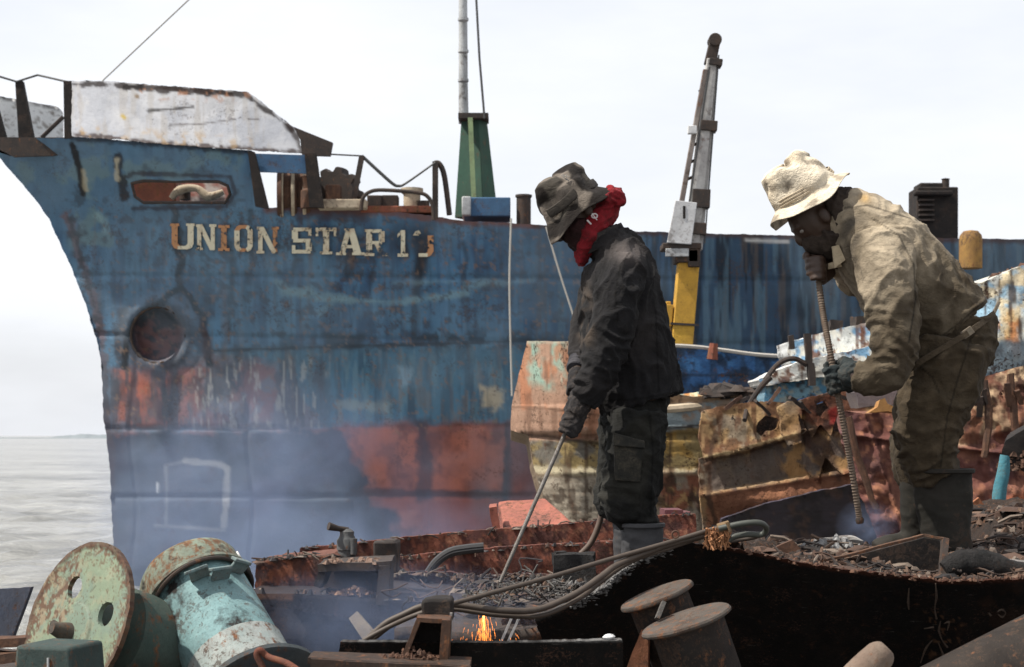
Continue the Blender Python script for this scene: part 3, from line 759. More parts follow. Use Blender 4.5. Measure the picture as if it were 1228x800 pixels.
# name in worn slab letters
def letter_polys(ch):
    s = .24
    R = lambda x0, y0, x1, y1: [(x0, y0), (x1, y0), (x1, y1), (x0, y1)]
    se = lambda x, y: R(x - .06, y, x + s + .06, y + .1)
    if ch == 'U': return [R(.06, .2, .06 + s, 1), se(.06, .9), R(.70, .2, .70 + s, 1), se(.70, .9), [(.06, .22), (.3, .22), (.42, .12), (.3, 0), (.16, .05)], [(.3, 0), (.7, 0), (.7, .13), (.3, .13)], [(.7, 0), (.86, .06), (.94, .22), (.7, .22), (.6, .12)]]
    if ch == 'N': return [R(.06, 0, .06 + s * .85, 1), se(.04, 0), R(.0, .9, .25, 1), R(.74, 0, .74 + s * .85, 1), se(.72, .9), [(.06, 1), (.32, 1), (.94, 0), (.70, 0)]]
    if ch == 'I': return [R(.3, 0, .7, 1), R(.1, 0, .9, .11), R(.1, .89, .9, 1)]
    if ch in 'O0': return [R(.04, .2, .30, .8), R(.70, .2, .96, .8), [(.04, .8), (.3, .8), (.4, .88), (.3, 1), (.16, .95)], R(.3, .87, .7, 1), [(.7, .8), (.96, .8), (.84, .95), (.7, 1), (.6, .88)], [(.04, .2), (.16, .05), (.3, 0), (.4, .12), (.3, .2)], R(.3, 0, .7, .13), [(.7, 0), (.84, .05), (.96, .2), (.7, .2), (.6, .12)]]
    if ch == 'S': return [R(.1, .86, .9, 1), R(.04, .56, .32, .9), R(.1, .43, .9, .57), R(.68, .1, .96, .46), R(.1, 0, .9, .14), R(.04, .0, .2, .32), R(.8, .68, .94, 1)]
    if ch == 'T': return [R(.36, 0, .64, 1), R(.02, .87, .98, 1), R(.02, .68, .14, 1), R(.86, .68, .98, 1), R(.22, 0, .78, .1)]
    if ch == 'A': return [[(.38, 1), (.56, 1), (.3, 0), (.1, 0)], [(.42, 1), (.66, 1), (.94, 0), (.66, 0)], R(.26, .26, .72, .38), R(.0, 0, .36, .1), R(.58, 0, 1.04, .1), R(.28, .9, .6, 1)]
    if ch == 'R': return [R(.08, 0, .34, 1), R(.0, 0, .44, .1), R(.0, .9, .4, 1), R(.3, .87, .76, 1), R(.64, .52, .9, .93), R(.3, .44, .78, .56), [(.44, .46), (.68, .46), (.96, .0), (.70, 0)], R(.66, 0, 1.04, .1)]
    if ch == '1': return [R(.34, 0, .70, 1), R(.06, 0, .96, .12), [(.05, .72), (.4, .88), (.4, 1), (.05, .84)]]
    return []
def build_letters():
    t = NT('worn_lettering'); co = t.coords()
    vc = t.n('VertexColor', layer_name='Col').outputs[0]
    n1 = t.noise(co, 3.2, 6, .7); n2 = t.noise(co, 14, 4, .7)
    col = t.mix(t.ramp(n1, .45, .7), vc, (.30, .17, .09))
    b_ = t.n('BsdfPrincipled', {'Base Color': col, 'Roughness': .8})
    tr = t.n('BsdfTransparent')
    f = t.ramp(t.math('ADD', t.math('MULTIPLY', n1, .5), t.math('MULTIPLY', n2, .5)), .53, .57)
    mx = t.n('MixShader', {0: f}); t.t.links.new(b_.outputs[0], mx.inputs[1]); t.t.links.new(tr.outputs[0], mx.inputs[2])
    t.t.links.new(mx.outputs[0], t.out.inputs[0])
    cream = S(226, 218, 192, .8); orange = S(196, 142, 100, .8)
    mb = MB()
    def put(ch, x0, x1, yb, yt, cols, skip=()):
        for i, poly in enumerate(letter_polys(ch)):
            if i in skip: continue
            cx = sum(p[0] for p in poly) / len(poly)
            col = cols(cx, i) if callable(cols) else cols
            pts = [(x0 + u * (x1 - x0), yb + v * (yt - yb)) for u, v in poly]
            n = len(pts)
            f = []; bk = []
            for x, y in pts:
                Yv = float(Yship(np.array(float(x)), np.array(float(y))) + pxy_plate(np.array(float(x)), np.array(float(y))))
                f.append(P(x, y, Yv - .05 - .0015 * i)); bk.append(P(x, y, Yv + .01))
            mb.add(f + bk, [tuple(range(n)), tuple(range(n, 2 * n))] + [(k, (k + 1) % n, (k + 1) % n + n, k + n) for k in range(n)], col)
    put('U', 204, 234, 299, 268, lambda x, i: orange if x < .45 else cream)
    put('N', 235, 259, 300, 269, cream); put('I', 260, 277, 301, 270, orange); put('O', 280, 304, 302, 270, lambda x, i: orange if i in (2, 3, 6) else cream)
    put('N', 308, 334, 304, 272, lambda x, i: orange if x > .6 else cream)
    put('S', 349, 375, 304, 273, cream); put('T', 378, 404, 305, 273, cream); put('A', 403, 436, 306, 274, cream); put('R', 437, 464, 307, 275, cream)
    put('1', 476, 490, 308, 276, cream); put('0', 494, 521, 308, 276, lambda x, i: orange if x > .5 else cream, (0, 3, 4, 5))
    mb.build('name_lettering', t.m, ship, smooth=False)
build_letters()
# ropes hanging down the side
for pts in ([(613, 262), (611, 330), (612, 400), (614, 475)], [(655, 272), (672, 330), (688, 380), (693, 402), (696, 470)]):
    b = MB(); b.tube([P(x, y, 28.9) for x, y in pts], .017, 6, smooth=4); b.build('hanging_rope', M['rope'], ship)
# ================================================================ crane standing on the blue hulk
YC = 19.0
crane = thing('crane', 'yellow crane post with a tall grey and white lattice jib', 'crane', P(812, 470, YC))
b = MB(); b.bar(P(826, 306, YC), P(808, 520, YC), .235, .26, YDIR, w2=.25); pst = b.build('post', M['yellow'], crane, bevel=.012)
b = MB(); b.bar(P(802, 366, YC), P(800, 392, YC), .09, .2, YDIR); b.bar(P(801, 362, YC), P(799, 520, YC), .06, .12); b.build('post_bracket', M['yellow'], pst, bevel=.008)
for y in (388, 414):
    b = MB(); b.bar(P(804, y, YC - .13), P(838, y + 2, YC - .13), .025, .03); b.build('hose_clip', M['darkiron'], pst)
b = MB(); b.box(P(816, 297, YC), .44, .36, .07); b.box(P(822, 308, YC), .26, .34, .16); b.box(P(832, 310, YC - .12), .14, .1, .2); hd = b.build('slew_head', M['darkiron'], crane, bevel=.012)
b = MB(); b.box(P(812, 303, YC - .18), .26, .05, .09); b.build('cover', M['greypaint'], hd, bevel=.006)
jm = mat_weather('jib_worn_paint', (.50, .49, .47), (.34, .32, .31), .22, 3.2)
b = MB(); b.bar(P(828, 300, YC), P(853, 72, YC), .17, .16, YDIR, w2=.115); jb = b.build('jib', jm, crane, bevel=.01)
b = MB(); b.bar(P(838, 300, YC + .04), P(858, 70, YC + .04), .07, .14); b.build('jib_rail', jm, jb, bevel=.005)
b = MB(); b.bar(P(815, 256, YC - .04), P(846, 84, YC - .04), .055, .09); b.build('jib_rail', mat_weather('old_steel', (.16, .13, .12), (.25, .22, .2), .4, 3), jb, bevel=.005)
b = MB(); b.bar(P(851, 78, YC), P(858, 46, YC), .13, .13, w2=.12); b.lathe(P(858, 47, YC - .09), YDIR, [(.075, 0), (.075, .18)], 20); b.build('jib_tip', M['darkiron'], jb, bevel=.01)
for y0, y1, wd_ in ((72, 80, .15), (146, 158, .19), (228, 250, .2), (268, 282, .2)):
    x0 = 829 + (298 - y0) * 25 / 226
    b = MB(); b.bar(P(x0 + 4, y0, YC - .02), P(x0 + 3, y1, YC - .02), wd_, .19); b.build('jib_collar', M['darkiron'], jb, bevel=.006)
for y in (110, 130, 175, 195, 215):
    x0 = 829 + (298 - y) * 25 / 226
    b = MB(); b.bar(P(x0 - 11 + (y - 84) * -.02, y, YC - .04), P(x0 + 2, y - 7, YC - .04), .03, .04); b.build('lacing_bar', M['darkiron'], jb)
b = MB(); b.bar(P(820, 288, YC - .1), P(851, 80, YC - .1), .02, .02); b.bar(P(845, 292, YC - .06), P(862, 66, YC - .06), .016, .016); b.build('hoist_wire', M['wire'], jb)
b = MB(); flat([(810, 240), (836, 243), (829, 293), (800, 291)], YC - .22, .05, b); b.build('cover_plate', M['white'], crane, bevel=.006)
b = MB(); flat([(819, 247), (822, 247), (822, 262), (819, 262)], YC - .226, .02, b); b.build('slot', M['soot'], crane)
b = MB(); b.box(P(830, 156, YC - .12), .1, .08, .09); b.build('lamp_box', M['white'], crane, bevel=.006)

# ================================================================ small dark blue hulk in front of the ship
def paint_hulk(c):
    c.fill((40, 70, 108)); c.blot((50, 88, 130), 22, .52, .06, .9); c.blot((26, 36, 50), 18, .54, .06, .85); c.streak((24, 32, 44), 9, 60, .56, .06, .6)
    c.line([(815, 449), (960, 452)], 3, (26, 32, 42), .8, 2)
hulk = thing('blue_hulk', 'dark blue cut down boat hull right of the crane post, a rope along its rim', 'boat', P(880, 470, 18))
sheet('hull', [(700, 408), (815, 414), (880, 420), (946, 430), (1010, 436), (1010, 560), (700, 560)], lambda x, y: 18.4 - .0012 * (x - 800), M['scrapfar'], paint_hulk, hulk, res=3, depth=1.6, dent=.03)
b = MB(); b.tube([P(x, y, 18.2) for x, y in ((740, 412), (820, 415), (860, 419), (905, 425), (946, 428), (1000, 434))], .022, 6, smooth=4); b.build('rim_rope', M['rope'], hulk)
b = MB(); b.tube([P(854, 431, 18.1), P(856, 412, 18.1)], [.06, .045], 8); b.build('post', M['redrust'], hulk)

# ================================================================ weathered boat wreck
def Ywood(px, py): return 14.2 - .0022 * (px - 612) + .25 * np.clip((py - 500) / 140, -.3, 1.2) + 1.3 * np.clip((700 - px) / 90, 0, 1.2) ** 2
def paint_wood(c):
    c.fill((150, 128, 102))
    c.blot((120, 100, 82), 22, .5, .1, .8)
    # planked bands
    c.poly([(600, 516), (870, 512), (870, 568), (600, 562)], (140, 122, 84), .95, 3, 3)
    c.blot((92, 92, 92), 20, .52, .06, .8, [(600, 524), (720, 520), (720, 558), (600, 556)])
    c.blot((158, 126, 70), 20, .5, .07, .8, [(790, 512), (870, 512), (870, 562), (790, 562)])
    c.poly([(600, 558), (735, 562), (870, 563), (870, 569), (735, 571), (600, 567)], (176, 166, 140), .85, 2, 4, 6)
    c.poly([(600, 572), (870, 570), (870, 660), (600, 660)], (136, 126, 112), .95, 3, 4)
    c.blot((166, 156, 140), 7, .52, .05, .8, [(600, 574), (740, 574), (745, 640), (640, 640)])
    c.blot((126, 76, 56), 24, .46, .08, .9, [(790, 568), (870, 568), (870, 660), (790, 660)])
    c.blot((170, 140, 96), 12, .6, .05, .7, [(790, 568), (870, 568), (870, 640), (790, 640)])
    c.blot((60, 48, 40), 12, .62, .05, .8)
    c.streak((64, 50, 42), 6, 50, .62, .05, .7)
    # blue and cream sheer strake
    c.poly([(790, 488), (880, 478), (880, 506), (790, 518)], (138, 152, 158), .95, 2, 4)
    c.blot((160, 130, 104), 14, .5, .06, .85, [(790, 486), (880, 476), (880, 500), (790, 505)])
    c.line([(790, 515), (880, 506)], 3, (50, 40, 34), .9, 1.5)
    c.line([(790, 562), (860, 556)], 2.5, (60, 46, 34), .8, 2)
    # bow box of faded turquoise over rust
    c.poly([(608, 400), (730, 400), (730, 528), (605, 528)], (164, 132, 112), 1, 2, 2)
    c.blot((140, 172, 158), 16, .47, .09, .85, [(628, 404), (720, 404), (700, 470), (632, 462)], sy=30)
    c.blot((176, 116, 84), 14, .54, .07, .75, [(612, 404), (720, 404), (720, 525), (610, 522)], sy=34)
    c.streak((116, 86, 70), 6, 50, .6, .06, .6, [(612, 404), (720, 404), (720, 525), (610, 522)])
    c.line([(612, 488), (650, 489), (730, 500)], 2.6, (92, 68, 54), .8, 1.2)
    c.line([(612, 520), (660, 524), (730, 534)], 4, (52, 44, 38), .8, 2)
    c.line([(630, 410), (720, 410)], 3, (190, 178, 160), .7, 1.5)
wood = thing('boat_wreck', 'weathered wooden boat wreck with faded turquoise bow box behind the dark jacketed worker', 'boat', P(740, 640, 14))
def dwood(px, py):
    g = -.10 * ((py > 486) & (py < 520) & (px < 730)) - .03 * np.exp(-((py - 567) / 4.) ** 2) + .06 * np.exp(-((py - 522) / 4.) ** 2)
    for y in (508, 540, 590, 612): g = g + .008 * np.exp(-((py - y) / 1.6) ** 2)
    return g
sheet('hull', [(632, 409), (720, 410), (800, 470), (830, 476), (890, 470), (890, 665), (690, 665), (656, 612), (640, 560), (634, 522), (612, 516), (613, 488)],
      Ywood, M['scrapfar'], paint_wood, wood, res=2.2, jag=.7, depth=2.4, dent=.03, disp=dwood, drop=.1, gain=.82)
b = MB(); b.tube([P(x, y, 13.7) for x, y in ((780, 492), (830, 488), (880, 480), (900, 474))], [.035, .035, .035, .03], 8); b.build('rubbing_rail', M['cream'], wood)
# barrel-like hatch cover and junk on its deck
def paint_hatch(c):
    c.fill((196, 184, 152)); c.streak((168, 112, 60), 6, 26, .5, .06, .9); c.blot((120, 146, 140), 10, .58, .06, .8)
sheet('hatch_cover', [(800, 486), (806, 474), (855, 468), (864, 474), (862, 482), (830, 490)], lambda x, y: 13.9 + .01 * np.abs(y - 480), M['scrapfar'], paint_hatch, wood, res=2, depth=.7, dent=.02)
rng = random.Random(3)
b = MB()
for k in range(46): b.chip(P(rng.uniform(845, 915), rng.uniform(466, 478), rng.uniform(13.4, 13.9)), rng.uniform(.04, .1), rng=rng)
b.tube([P(850, 474, 13.5), P(900, 468, 13.5), P(930, 473, 13.4)], .03, 6); b.tube([P(866, 463, 13.6), P(895, 472, 13.5), P(912, 476, 13.4)], .04, 6)
tag(b.build('deck_scrap', M['darkiron'], wood), kind='stuff')
# the second, tan plated hull lapping over it
def Ytan(px, py): return 12.8 - .0048 * (px - 850) + .15 * np.clip((py - 500) / 110, -.4, 1.1)
def paint_tan(c):
    c.fill((148, 118, 86)); c.blot((174, 144, 104), 26, .52, .09, .8); c.blot((112, 112, 108), 30, .58, .06, .6); c.blot((104, 74, 54), 16, .57, .05, .85); c.streak((92, 62, 46), 8, 50, .6, .05, .8)
    c.poly([(846, 556), (930, 530), (1010, 525), (1020, 585), (850, 592)], (98, 90, 84), .85, 6, 10); c.blot((168, 130, 84), 18, .5, .06, .8, [(930, 500), (1020, 490), (1020, 580), (940, 580)])
    c.line([(846, 548), (880, 542), (946, 522), (956, 520)], 3.2, (206, 180, 136), .8, 2.5, 6)
    c.line([(846, 552), (880, 547), (952, 526)], 3, (70, 52, 40), .7, 2)
    c.poly([(848, 594), (940, 578), (1060, 560), (1060, 640), (850, 650)], (126, 86, 66), .95, 3, 5); c.blot((160, 112, 84), 14, .55, .06, .7, [(850, 592), (1060, 560), (1060, 640), (850, 650)])
    c.line([(848, 592), (900, 583), (945, 576), (1010, 566)], 3, (170, 140, 104), .7, 3, 6)
    c.line([(858, 520), (852, 545), (850, 600), (862, 640)], 6, (74, 56, 46), .85, 3)
    c.poly([(956, 500), (1000, 530), (1012, 585), (985, 560), (960, 528)], (72, 58, 52), .85, 5, 7)
    c.poly([(962, 470), (1040, 450), (1040, 512), (980, 516), (960, 498)], (92, 58, 46), .95, 4, 7); c.blot((44, 30, 28), 10, .5, .05, .9, [(962, 470), (1000, 460), (1000, 514), (980, 514)])
    c.poly([(993, 492), (1003, 489), (1005, 508), (995, 510)], (120, 34, 34), .85, 2, 3)
    c.poly([(934, 488), (958, 486), (956, 526), (940, 528)], (150, 120, 86), .5, 3, 5)
    c.line([(905, 482), (935, 500)], 3, (66, 44, 36), .6, 4)
    c.poly([(846, 480), (960, 456), (1040, 440), (1040, 462), (930, 480), (850, 500)], (120, 88, 66), .8, 4, 8)
tan = thing('steel_boat_wreck', 'tan plated boat wreck with ragged holes and a cream welded strip along it', 'boat', P(930, 640, 12.4))
def dtan(px, py):
    return -.02 * np.exp(-((py - (548 - (px - 846) * .26)) / 3.) ** 2) - .025 * np.exp(-((py - (594 - (px - 846) * .16)) / 3.) ** 2) + .06 * (fbm(px / 25, py / 25, 31, 3) - .5) + .25 * sstep(596, 640, py)
for nm, poly, dy, hs, g_ in (
        ('upper_plating', [(838, 526), (842, 494), (860, 488), (900, 482), (930, 482), (946, 484), (952, 492), (956, 502), (957, 522), (900, 538), (846, 553)], 0, [[(908, 506), (918, 498), (934, 502), (932, 514), (920, 517), (914, 524), (908, 518)], [(876, 500), (880, 497), (882, 504), (877, 505)]], .82),
        ('middle_plating', [(838, 550), (900, 532), (950, 518), (978, 512), (1000, 530), (1018, 560), (1016, 584), (940, 582), (840, 598)], .14, [[(968, 540), (980, 552), (990, 572), (976, 566), (966, 552)]], .8),
        ('torn_strip', [(932, 488), (946, 482), (960, 480), (966, 488), (958, 500), (962, 530), (948, 536), (938, 520), (936, 500)], -.10, [], .82),
        ('torn_strip', [(960, 480), (1000, 468), (1060, 458), (1060, 500), (1020, 512), (1004, 500), (996, 522), (984, 508), (974, 524), (962, 500)], -.02, [[(978, 484), (990, 480), (994, 490), (984, 502), (978, 496)]], .8),
        ('torn_strip', [(962, 520), (982, 510), (1010, 520), (1040, 512), (1046, 560), (1010, 570), (990, 548), (980, 580), (966, 560)], .02, [], .8),
        ('lower_plating', [(840, 594), (900, 582), (945, 575), (1010, 564), (1050, 560), (1068, 580), (1030, 590), (985, 596), (920, 610), (868, 630), (862, 648), (844, 644)], .06, [], .8)):
    sheet(nm, poly, (lambda x, y, dy=dy: Ytan(x, y) + dy), M['scrapfar'], paint_tan, tan, res=2, jag=1.6, js=9, depth=.07, dent=.014, ds=30, disp=dtan, holes=hs, gain=g_, seed=len(poly))
rng = random.Random(17)
for k in range(9):
    x = 868 + k * 19 + rng.uniform(-5, 5); y = float(np.interp(x, [860, 900, 944, 1000, 1060], [490, 484, 482, 469, 459])) + rng.uniform(-6, 3); L = rng.uniform(10, 26); a = rng.uniform(-1.2, .9)
    b = MB(); b.bar(P(x, y, 12.2 - .004 * (x - 850)), P(x + L * math.cos(a), y + L * math.sin(a), 12.3 - .004 * (x - 850)), rng.uniform(.012, .03), rng.uniform(.015, .03))
    b.build('torn_frame', M['darkiron'] if k % 3 else M['rust'], tan, jit=.012, sub=3)
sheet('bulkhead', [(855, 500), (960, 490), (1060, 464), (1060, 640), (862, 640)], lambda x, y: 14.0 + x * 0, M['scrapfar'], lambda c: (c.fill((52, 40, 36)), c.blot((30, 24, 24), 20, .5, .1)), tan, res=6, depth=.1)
b = MB(); b.tube([P(924, 452, 12.6), P(914, 462, 12.6), P(904, 476, 12.6), P(896, 490, 12.6), P(893, 504, 12.5)], [.026, .022, .02, .02, .018], 8, smooth=4); b.tube([P(918, 455, 12.7), P(934, 436, 12.8), P(952, 430, 12.8), P(968, 438, 12.8)], .02, 8, smooth=4); b.build('bent_pipe', M['darkiron'], tan)
# ================================================================ blue and white broken deckhouse
def paint_bw(c):
    c.fill((214, 216, 212)); c.blot((108, 156, 192), 24, .5, .06, .9, sy=16); c.blot((232, 228, 214), 14, .56, .06, .9); c.blot((120, 78, 56), 9, .64, .04, .85)
    c.streak((96, 66, 52), 7, 40, .62, .05, .8)
    c.line([(905, 470), (960, 452), (1000, 442)], 4, (56, 44, 40), .7, 3)
def paint_blue(c): c.fill((76, 122, 150)); c.blot((126, 160, 174), 16, .52, .07, .8); c.blot((160, 152, 130), 10, .6, .05, .7); c.blot((66, 52, 46), 12, .62, .05, .8)
dh = thing('deckhouse_wreck', 'broken deckhouse of flaking white and sky blue boards left of the bent over worker', 'wreck', P(970, 470, 13))
sheet('upper_board', [(943, 411), (985, 399), (1046, 386), (1060, 384), (1060, 412), (1010, 425), (948, 436)], 13.2, M['scrapfar'], paint_bw, dh, res=2, jag=1.6, depth=.5, dent=.03, gain=1.1)
sheet('middle_board', [(910, 455), (930, 445), (960, 433), (1060, 412), (1060, 438), (1000, 450), (914, 463)], 12.9, M['scrapfar'], paint_bw, dh, res=2, jag=1.6, depth=.6, dent=.03, seed=5, gain=1.1)
sheet('lower_board', [(918, 464), (1060, 436), (1060, 458), (960, 478), (916, 486)], 13.0, M['scrapfar'], paint_blue, dh, res=2, jag=1.2, depth=.5, dent=.03)
for x, y0, y1, ww in ((968, 400, 436, .05), (972, 436, 462, .05), (948, 402, 418, .04)):
    b = MB(); b.bar(P(x, y0, 12.8), P(x + 2, y1, 12.8), ww, .06); b.build('stanchion', M['darkiron'], dh, jit=.01, sub=2)
for x_, y_, s_ in ((1000, 393, .11), (1030, 387, .09)):
    b = MB(); b.box(P(x_, y_, 13.3), s_, .2, s_ * .9); b.build('scrap_lump', M['darkiron'], dh, jit=.02, sub=2)
# right hand white wreck behind the bent worker
def paint_rw(c):
    c.fill((212, 214, 206)); c.blot((110, 164, 196), 16, .54, .06, .7, sy=30); c.blot((198, 128, 68), 16, .54, .05, .9, [(1195, 370), (1260, 350), (1260, 430), (1190, 430)], sy=30); c.blot((226, 200, 150), 14, .56, .06, .7); c.streak((70, 54, 46), 6, 44, .6, .05, .85)
    c.poly([(1130, 425), (1300, 395), (1300, 452), (1130, 470)], (120, 136, 146), .9, 4, 8); c.blot((88, 94, 100), 14, .55, .06, .7, [(1130, 425), (1300, 395), (1300, 452), (1130, 470)])
rw = thing('fishing_boat_wreck', 'white boat wreck streaked with orange rust at the right edge behind the bent over worker', 'boat', P(1220, 470, 12))
sheet('side', [(1100, 372), (1184, 336), (1228, 318), (1330, 296), (1330, 450), (1228, 452), (1150, 476), (1100, 486)], 12.3, M['scrapfar'], paint_rw, rw, res=2.4, jag=1.8, depth=1.2, dent=.05)
b = MB(); b.bar(P(1110, 484, 12.0), P(1190, 461, 12.0), .09, .3); b.bar(P(1190, 461, 12.0), P(1330, 420, 12.0), .09, .3); b.build('rubbing_rail', mat_weather('weathered_timber', (.16, .12, .09), (.26, .2, .15), .2, 5), rw)
rng = random.Random(8); b = MB()
for k in range(50): b.chip((lambda x: P(x, 336 - (x - 1184) * .38 + rng.uniform(-2, 6), 12.5))(rng.uniform(1120, 1260)), rng.uniform(.02, .06), rng=rng)
tag(b.build('rim_scrap', M['rust'], rw), kind='stuff')
# ================================================================ rust red hull on the right
def Yrust(px, py): return 10.6 - .0012 * (px - 1010) + .55 * np.clip((560 - py) / 100, -1, 1) * 0 + .7 * np.clip((px - 1010) / -60, 0, 1)
def paint_rust(c):
    c.fill((116, 80, 68)); c.blot((138, 94, 78), 34, .5, .1, .8); c.blot((96, 60, 56), 18, .55, .06, .8); c.blot((168, 116, 88), 8, .62, .05, .7); c.blot((82, 62, 68), 40, .56, .08, .6)
    c.poly([(1140, 446), (1330, 424), (1330, 514), (1200, 518), (1150, 530)], (186, 160, 128), .85, 5, 10); c.blot((112, 70, 52), 13, .5, .05, .9, [(1140, 446), (1330, 424), (1330, 520), (1150, 530)], sy=24); c.blot((72, 50, 44), 10, .6, .05, .9, [(1140, 446), (1330, 424), (1330, 520), (1150, 530)])
    c.line([(1140, 536), (1180, 542), (1240, 548)], 3.5, (92, 54, 46), .85, 2); c.line([(1038, 498), (1056, 540), (1068, 590)], 3, (74, 46, 44), .7, 2)
    c.blot((196, 112, 70), 16, .5, .07, .8, [(1150, 600), (1230, 596), (1230, 660), (1150, 660)])
    c.line([(1040, 505), (1300, 470)], 2, (86, 54, 46), .5, 3)
    c.streak((84, 50, 44), 9, 40, .6, .06, .5)
def drr(x, y):
    return -.06 * np.exp(-((y - (536 + (x - 1140) * .12)) / 2.5) ** 2) - .05 * np.exp(-((x - (1038 + (y - 498) * .33)) / 2.5) ** 2) - .04 * np.exp(-((x - (1100 + (y - 498) * .1)) / 2.) ** 2) + .05 * (fbm(x / 12, y / 12, 61, 3) - .5)
rr = thing('rust_red_hull', 'dark rust red curved hull plate behind the legs of the bent over worker', 'wreck', P(1130, 640, 10.5))
sheet('plating', [(1006, 492), (1040, 496), (1090, 486), (1140, 462), (1228, 438), (1340, 420), (1340, 700), (1064, 700), (1050, 640), (1030, 590), (1012, 540), (1003, 505)], Yrust, M['scrap'], paint_rust, rr, res=2.4, jag=1.6, depth=.3, xoff=.45, dent=.07, ds=34, disp=drr, holes=[[(1150, 488), (1158, 482), (1164, 492), (1156, 500)], [(1196, 470), (1204, 468), (1202, 480)], [(1100, 560), (1106, 556), (1108, 566)]])
for pts_ in ([(1016, 500), (1030, 550), (1052, 610)], [(1180, 456), (1186, 500), (1180, 548)], [(1212, 448), (1216, 500), (1222, 545)]):
    b = MB(); b.tube([P(x, y, 10.25) for x, y in pts_], .022, 6, smooth=4); b.build('frame_rib', M['rust'], rr, jit=.015)
rng = random.Random(23)
for k in range(7):
    x = rng.uniform(1150, 1225); y = 462 - (x - 1140) * .28 + rng.uniform(2, 30); b = MB()
    b.bar(P(x, y, 10.2), P(x + rng.uniform(-5, 5), y + rng.uniform(14, 34), 10.25), rng.uniform(.015, .04), .012); b.build('hanging_strip', M['darkiron'] if k % 2 else M['rust'], rr, jit=.02, sub=4)
# underside between the tan hull and the rust red one, its shade painted in
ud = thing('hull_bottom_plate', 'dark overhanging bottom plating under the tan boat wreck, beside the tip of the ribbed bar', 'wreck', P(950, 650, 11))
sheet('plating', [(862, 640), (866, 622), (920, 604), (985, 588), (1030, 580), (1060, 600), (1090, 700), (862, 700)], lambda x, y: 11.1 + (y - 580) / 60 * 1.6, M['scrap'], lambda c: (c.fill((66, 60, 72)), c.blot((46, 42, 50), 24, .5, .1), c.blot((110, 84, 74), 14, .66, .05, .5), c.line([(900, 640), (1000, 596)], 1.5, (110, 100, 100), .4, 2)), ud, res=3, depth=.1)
# small orange cut plate and grey scrap right of the glove
b = MB(); flat([(1041, 495), (1047, 491), (1052, 488), (1055, 481), (1061, 479), (1064, 485), (1074, 489), (1080, 496), (1064, 494)], 10.2, .1, b)
tag(b.build('torn_plate', mat_weather('orange_primer', (.30, .14, .045), (.36, .2, .07), .45), None, P(1060, 498, 10.2), jit=.01), 'small torn orange yellow scrap plate behind the knee of the bent over worker', 'scrap plate')
b = MB(); flat([(1025, 470), (1048, 448), (1085, 452), (1072, 484), (1030, 490)], 10.9, .25, b)
tag(b.build('bent_plate', mat_weather('mauve_steel', (.12, .1, .105), (.16, .13, .12), .3), None, P(1050, 486, 10.9), jit=.02, sub=2), 'grey bent steel plate with a fold standing on the rust red hull behind the glove', 'scrap plate')

# ================================================================ salmon plate and long rusty beams
def paint_salmon(c): c.fill((196, 108, 88)); c.blot((214, 134, 112), 16, .52, .08, .8); c.blot((150, 74, 60), 10, .58, .06, .8); c.streak((120, 66, 56), 5, 30, .62, .05, .5)
sp = thing('salmon_box', 'salmon red steel box lying on the longest rusty girder', 'scrap box', P(640, 640, 9.6))
Ys = 9.6
b = MB(); a = [P(597, 600, Ys + .5), P(655, 597, Ys + .5), P(694, 640, Ys - .1), P(600, 645, Ys - .1)]
top = MB(); 
V0 = [P(598, 601, Ys + .55), P(654, 597, Ys + .55), P(696, 634, Ys - .05), P(607, 640, Ys - .05)]
low = [p + Vector((0, .05, -.28)) for p in V0]
b = MB(); b.hexa(low, V0); b.build('box', mat_weather('salmon_paint', (.34, .12, .085), (.27, .095, .07), .4, 9), sp, bevel=.012, jit=.012, sub=4)
b = MB(); b.bar(P(592, 606, Ys), P(597, 648, Ys), .04, .3); b.build('end_flange', mat_weather('salmon_paint_dark', (.3, .1, .07), (.22, .08, .06), .4, 6), sp, jit=.01, sub=3)

def paint_girder(c):
    c.fill((120, 72, 60)); c.blot((144, 88, 70), 24, .5, .08, .8); c.blot((78, 52, 50), 14, .55, .06, .8); c.blot((168, 118, 92), 6, .64, .05, .6); c.streak((70, 46, 44), 6, 30, .6, .05, .6)
def girder(name, lab, top, h, Y, depth=.06, seed=0, paint=paint_girder, mat=None):
    poly = top + [(x, y + h) for x, y in reversed(top)]
    o = sheet(name, poly, Y, mat or M['scrap'], paint, None, res=2.2, jag=1.1, js=9, gain=.72, depth=depth, dent=.02, loc=P(top[0][0], top[0][1] + h, Y), seed=seed)
    return tag(o, lab, 'girder')
girder('rusty_girder', 'longest rusty red girder, reaching from below the salmon box left past the grey valve', [(359, 657), (400, 654), (480, 645), (560, 637), (640, 631), (700, 626), (760, 620), (835, 616)], 30, 9.0)
girder('rusty_girder', 'rusty girder with a bright upper rim lying just in front of the longest girder', [(470, 669), (540, 661), (620, 655), (700, 651), (780, 646)], 40, 8.2, seed=3)
girder('burnt_girder', 'dark purple burnt girder with a torn top edge under the hanging black hoses', [(455, 700), (480, 686), (540, 686), (570, 692), (620, 688), (680, 690)], 40, 7.4, seed=6,
       paint=lambda c: (c.fill((70, 50, 52)), c.blot((96, 62, 56), 16, .52, .07, .8), c.blot((36, 30, 34), 12, .55, .06, .8), c.blot((160, 152, 146), 4, .68, .04, .7)))
b = MB(); 
b.box(P(805, 632, 9.2), .1, .3, .2); b.box(P(818, 624, 9.3), .07, .25, .1)
tag(b.build('purple_bracket', mat_weather('maroon_paint', (.10, .035, .045), (.13, .05, .05), .3), None, P(805, 655, 9.2), jit=.006, sub=2), 'small maroon bracket standing right of the boots of the dark jacketed worker', 'bracket')
b = MB()
for dy, s in ((0, 0), (3, 6)):
    b.tube([P(x, y + dy, 8.0) for x, y in ((512, 688), (524, 672), (540, 661), (560, 657), (580, 655))], .018, 8, smooth=5)
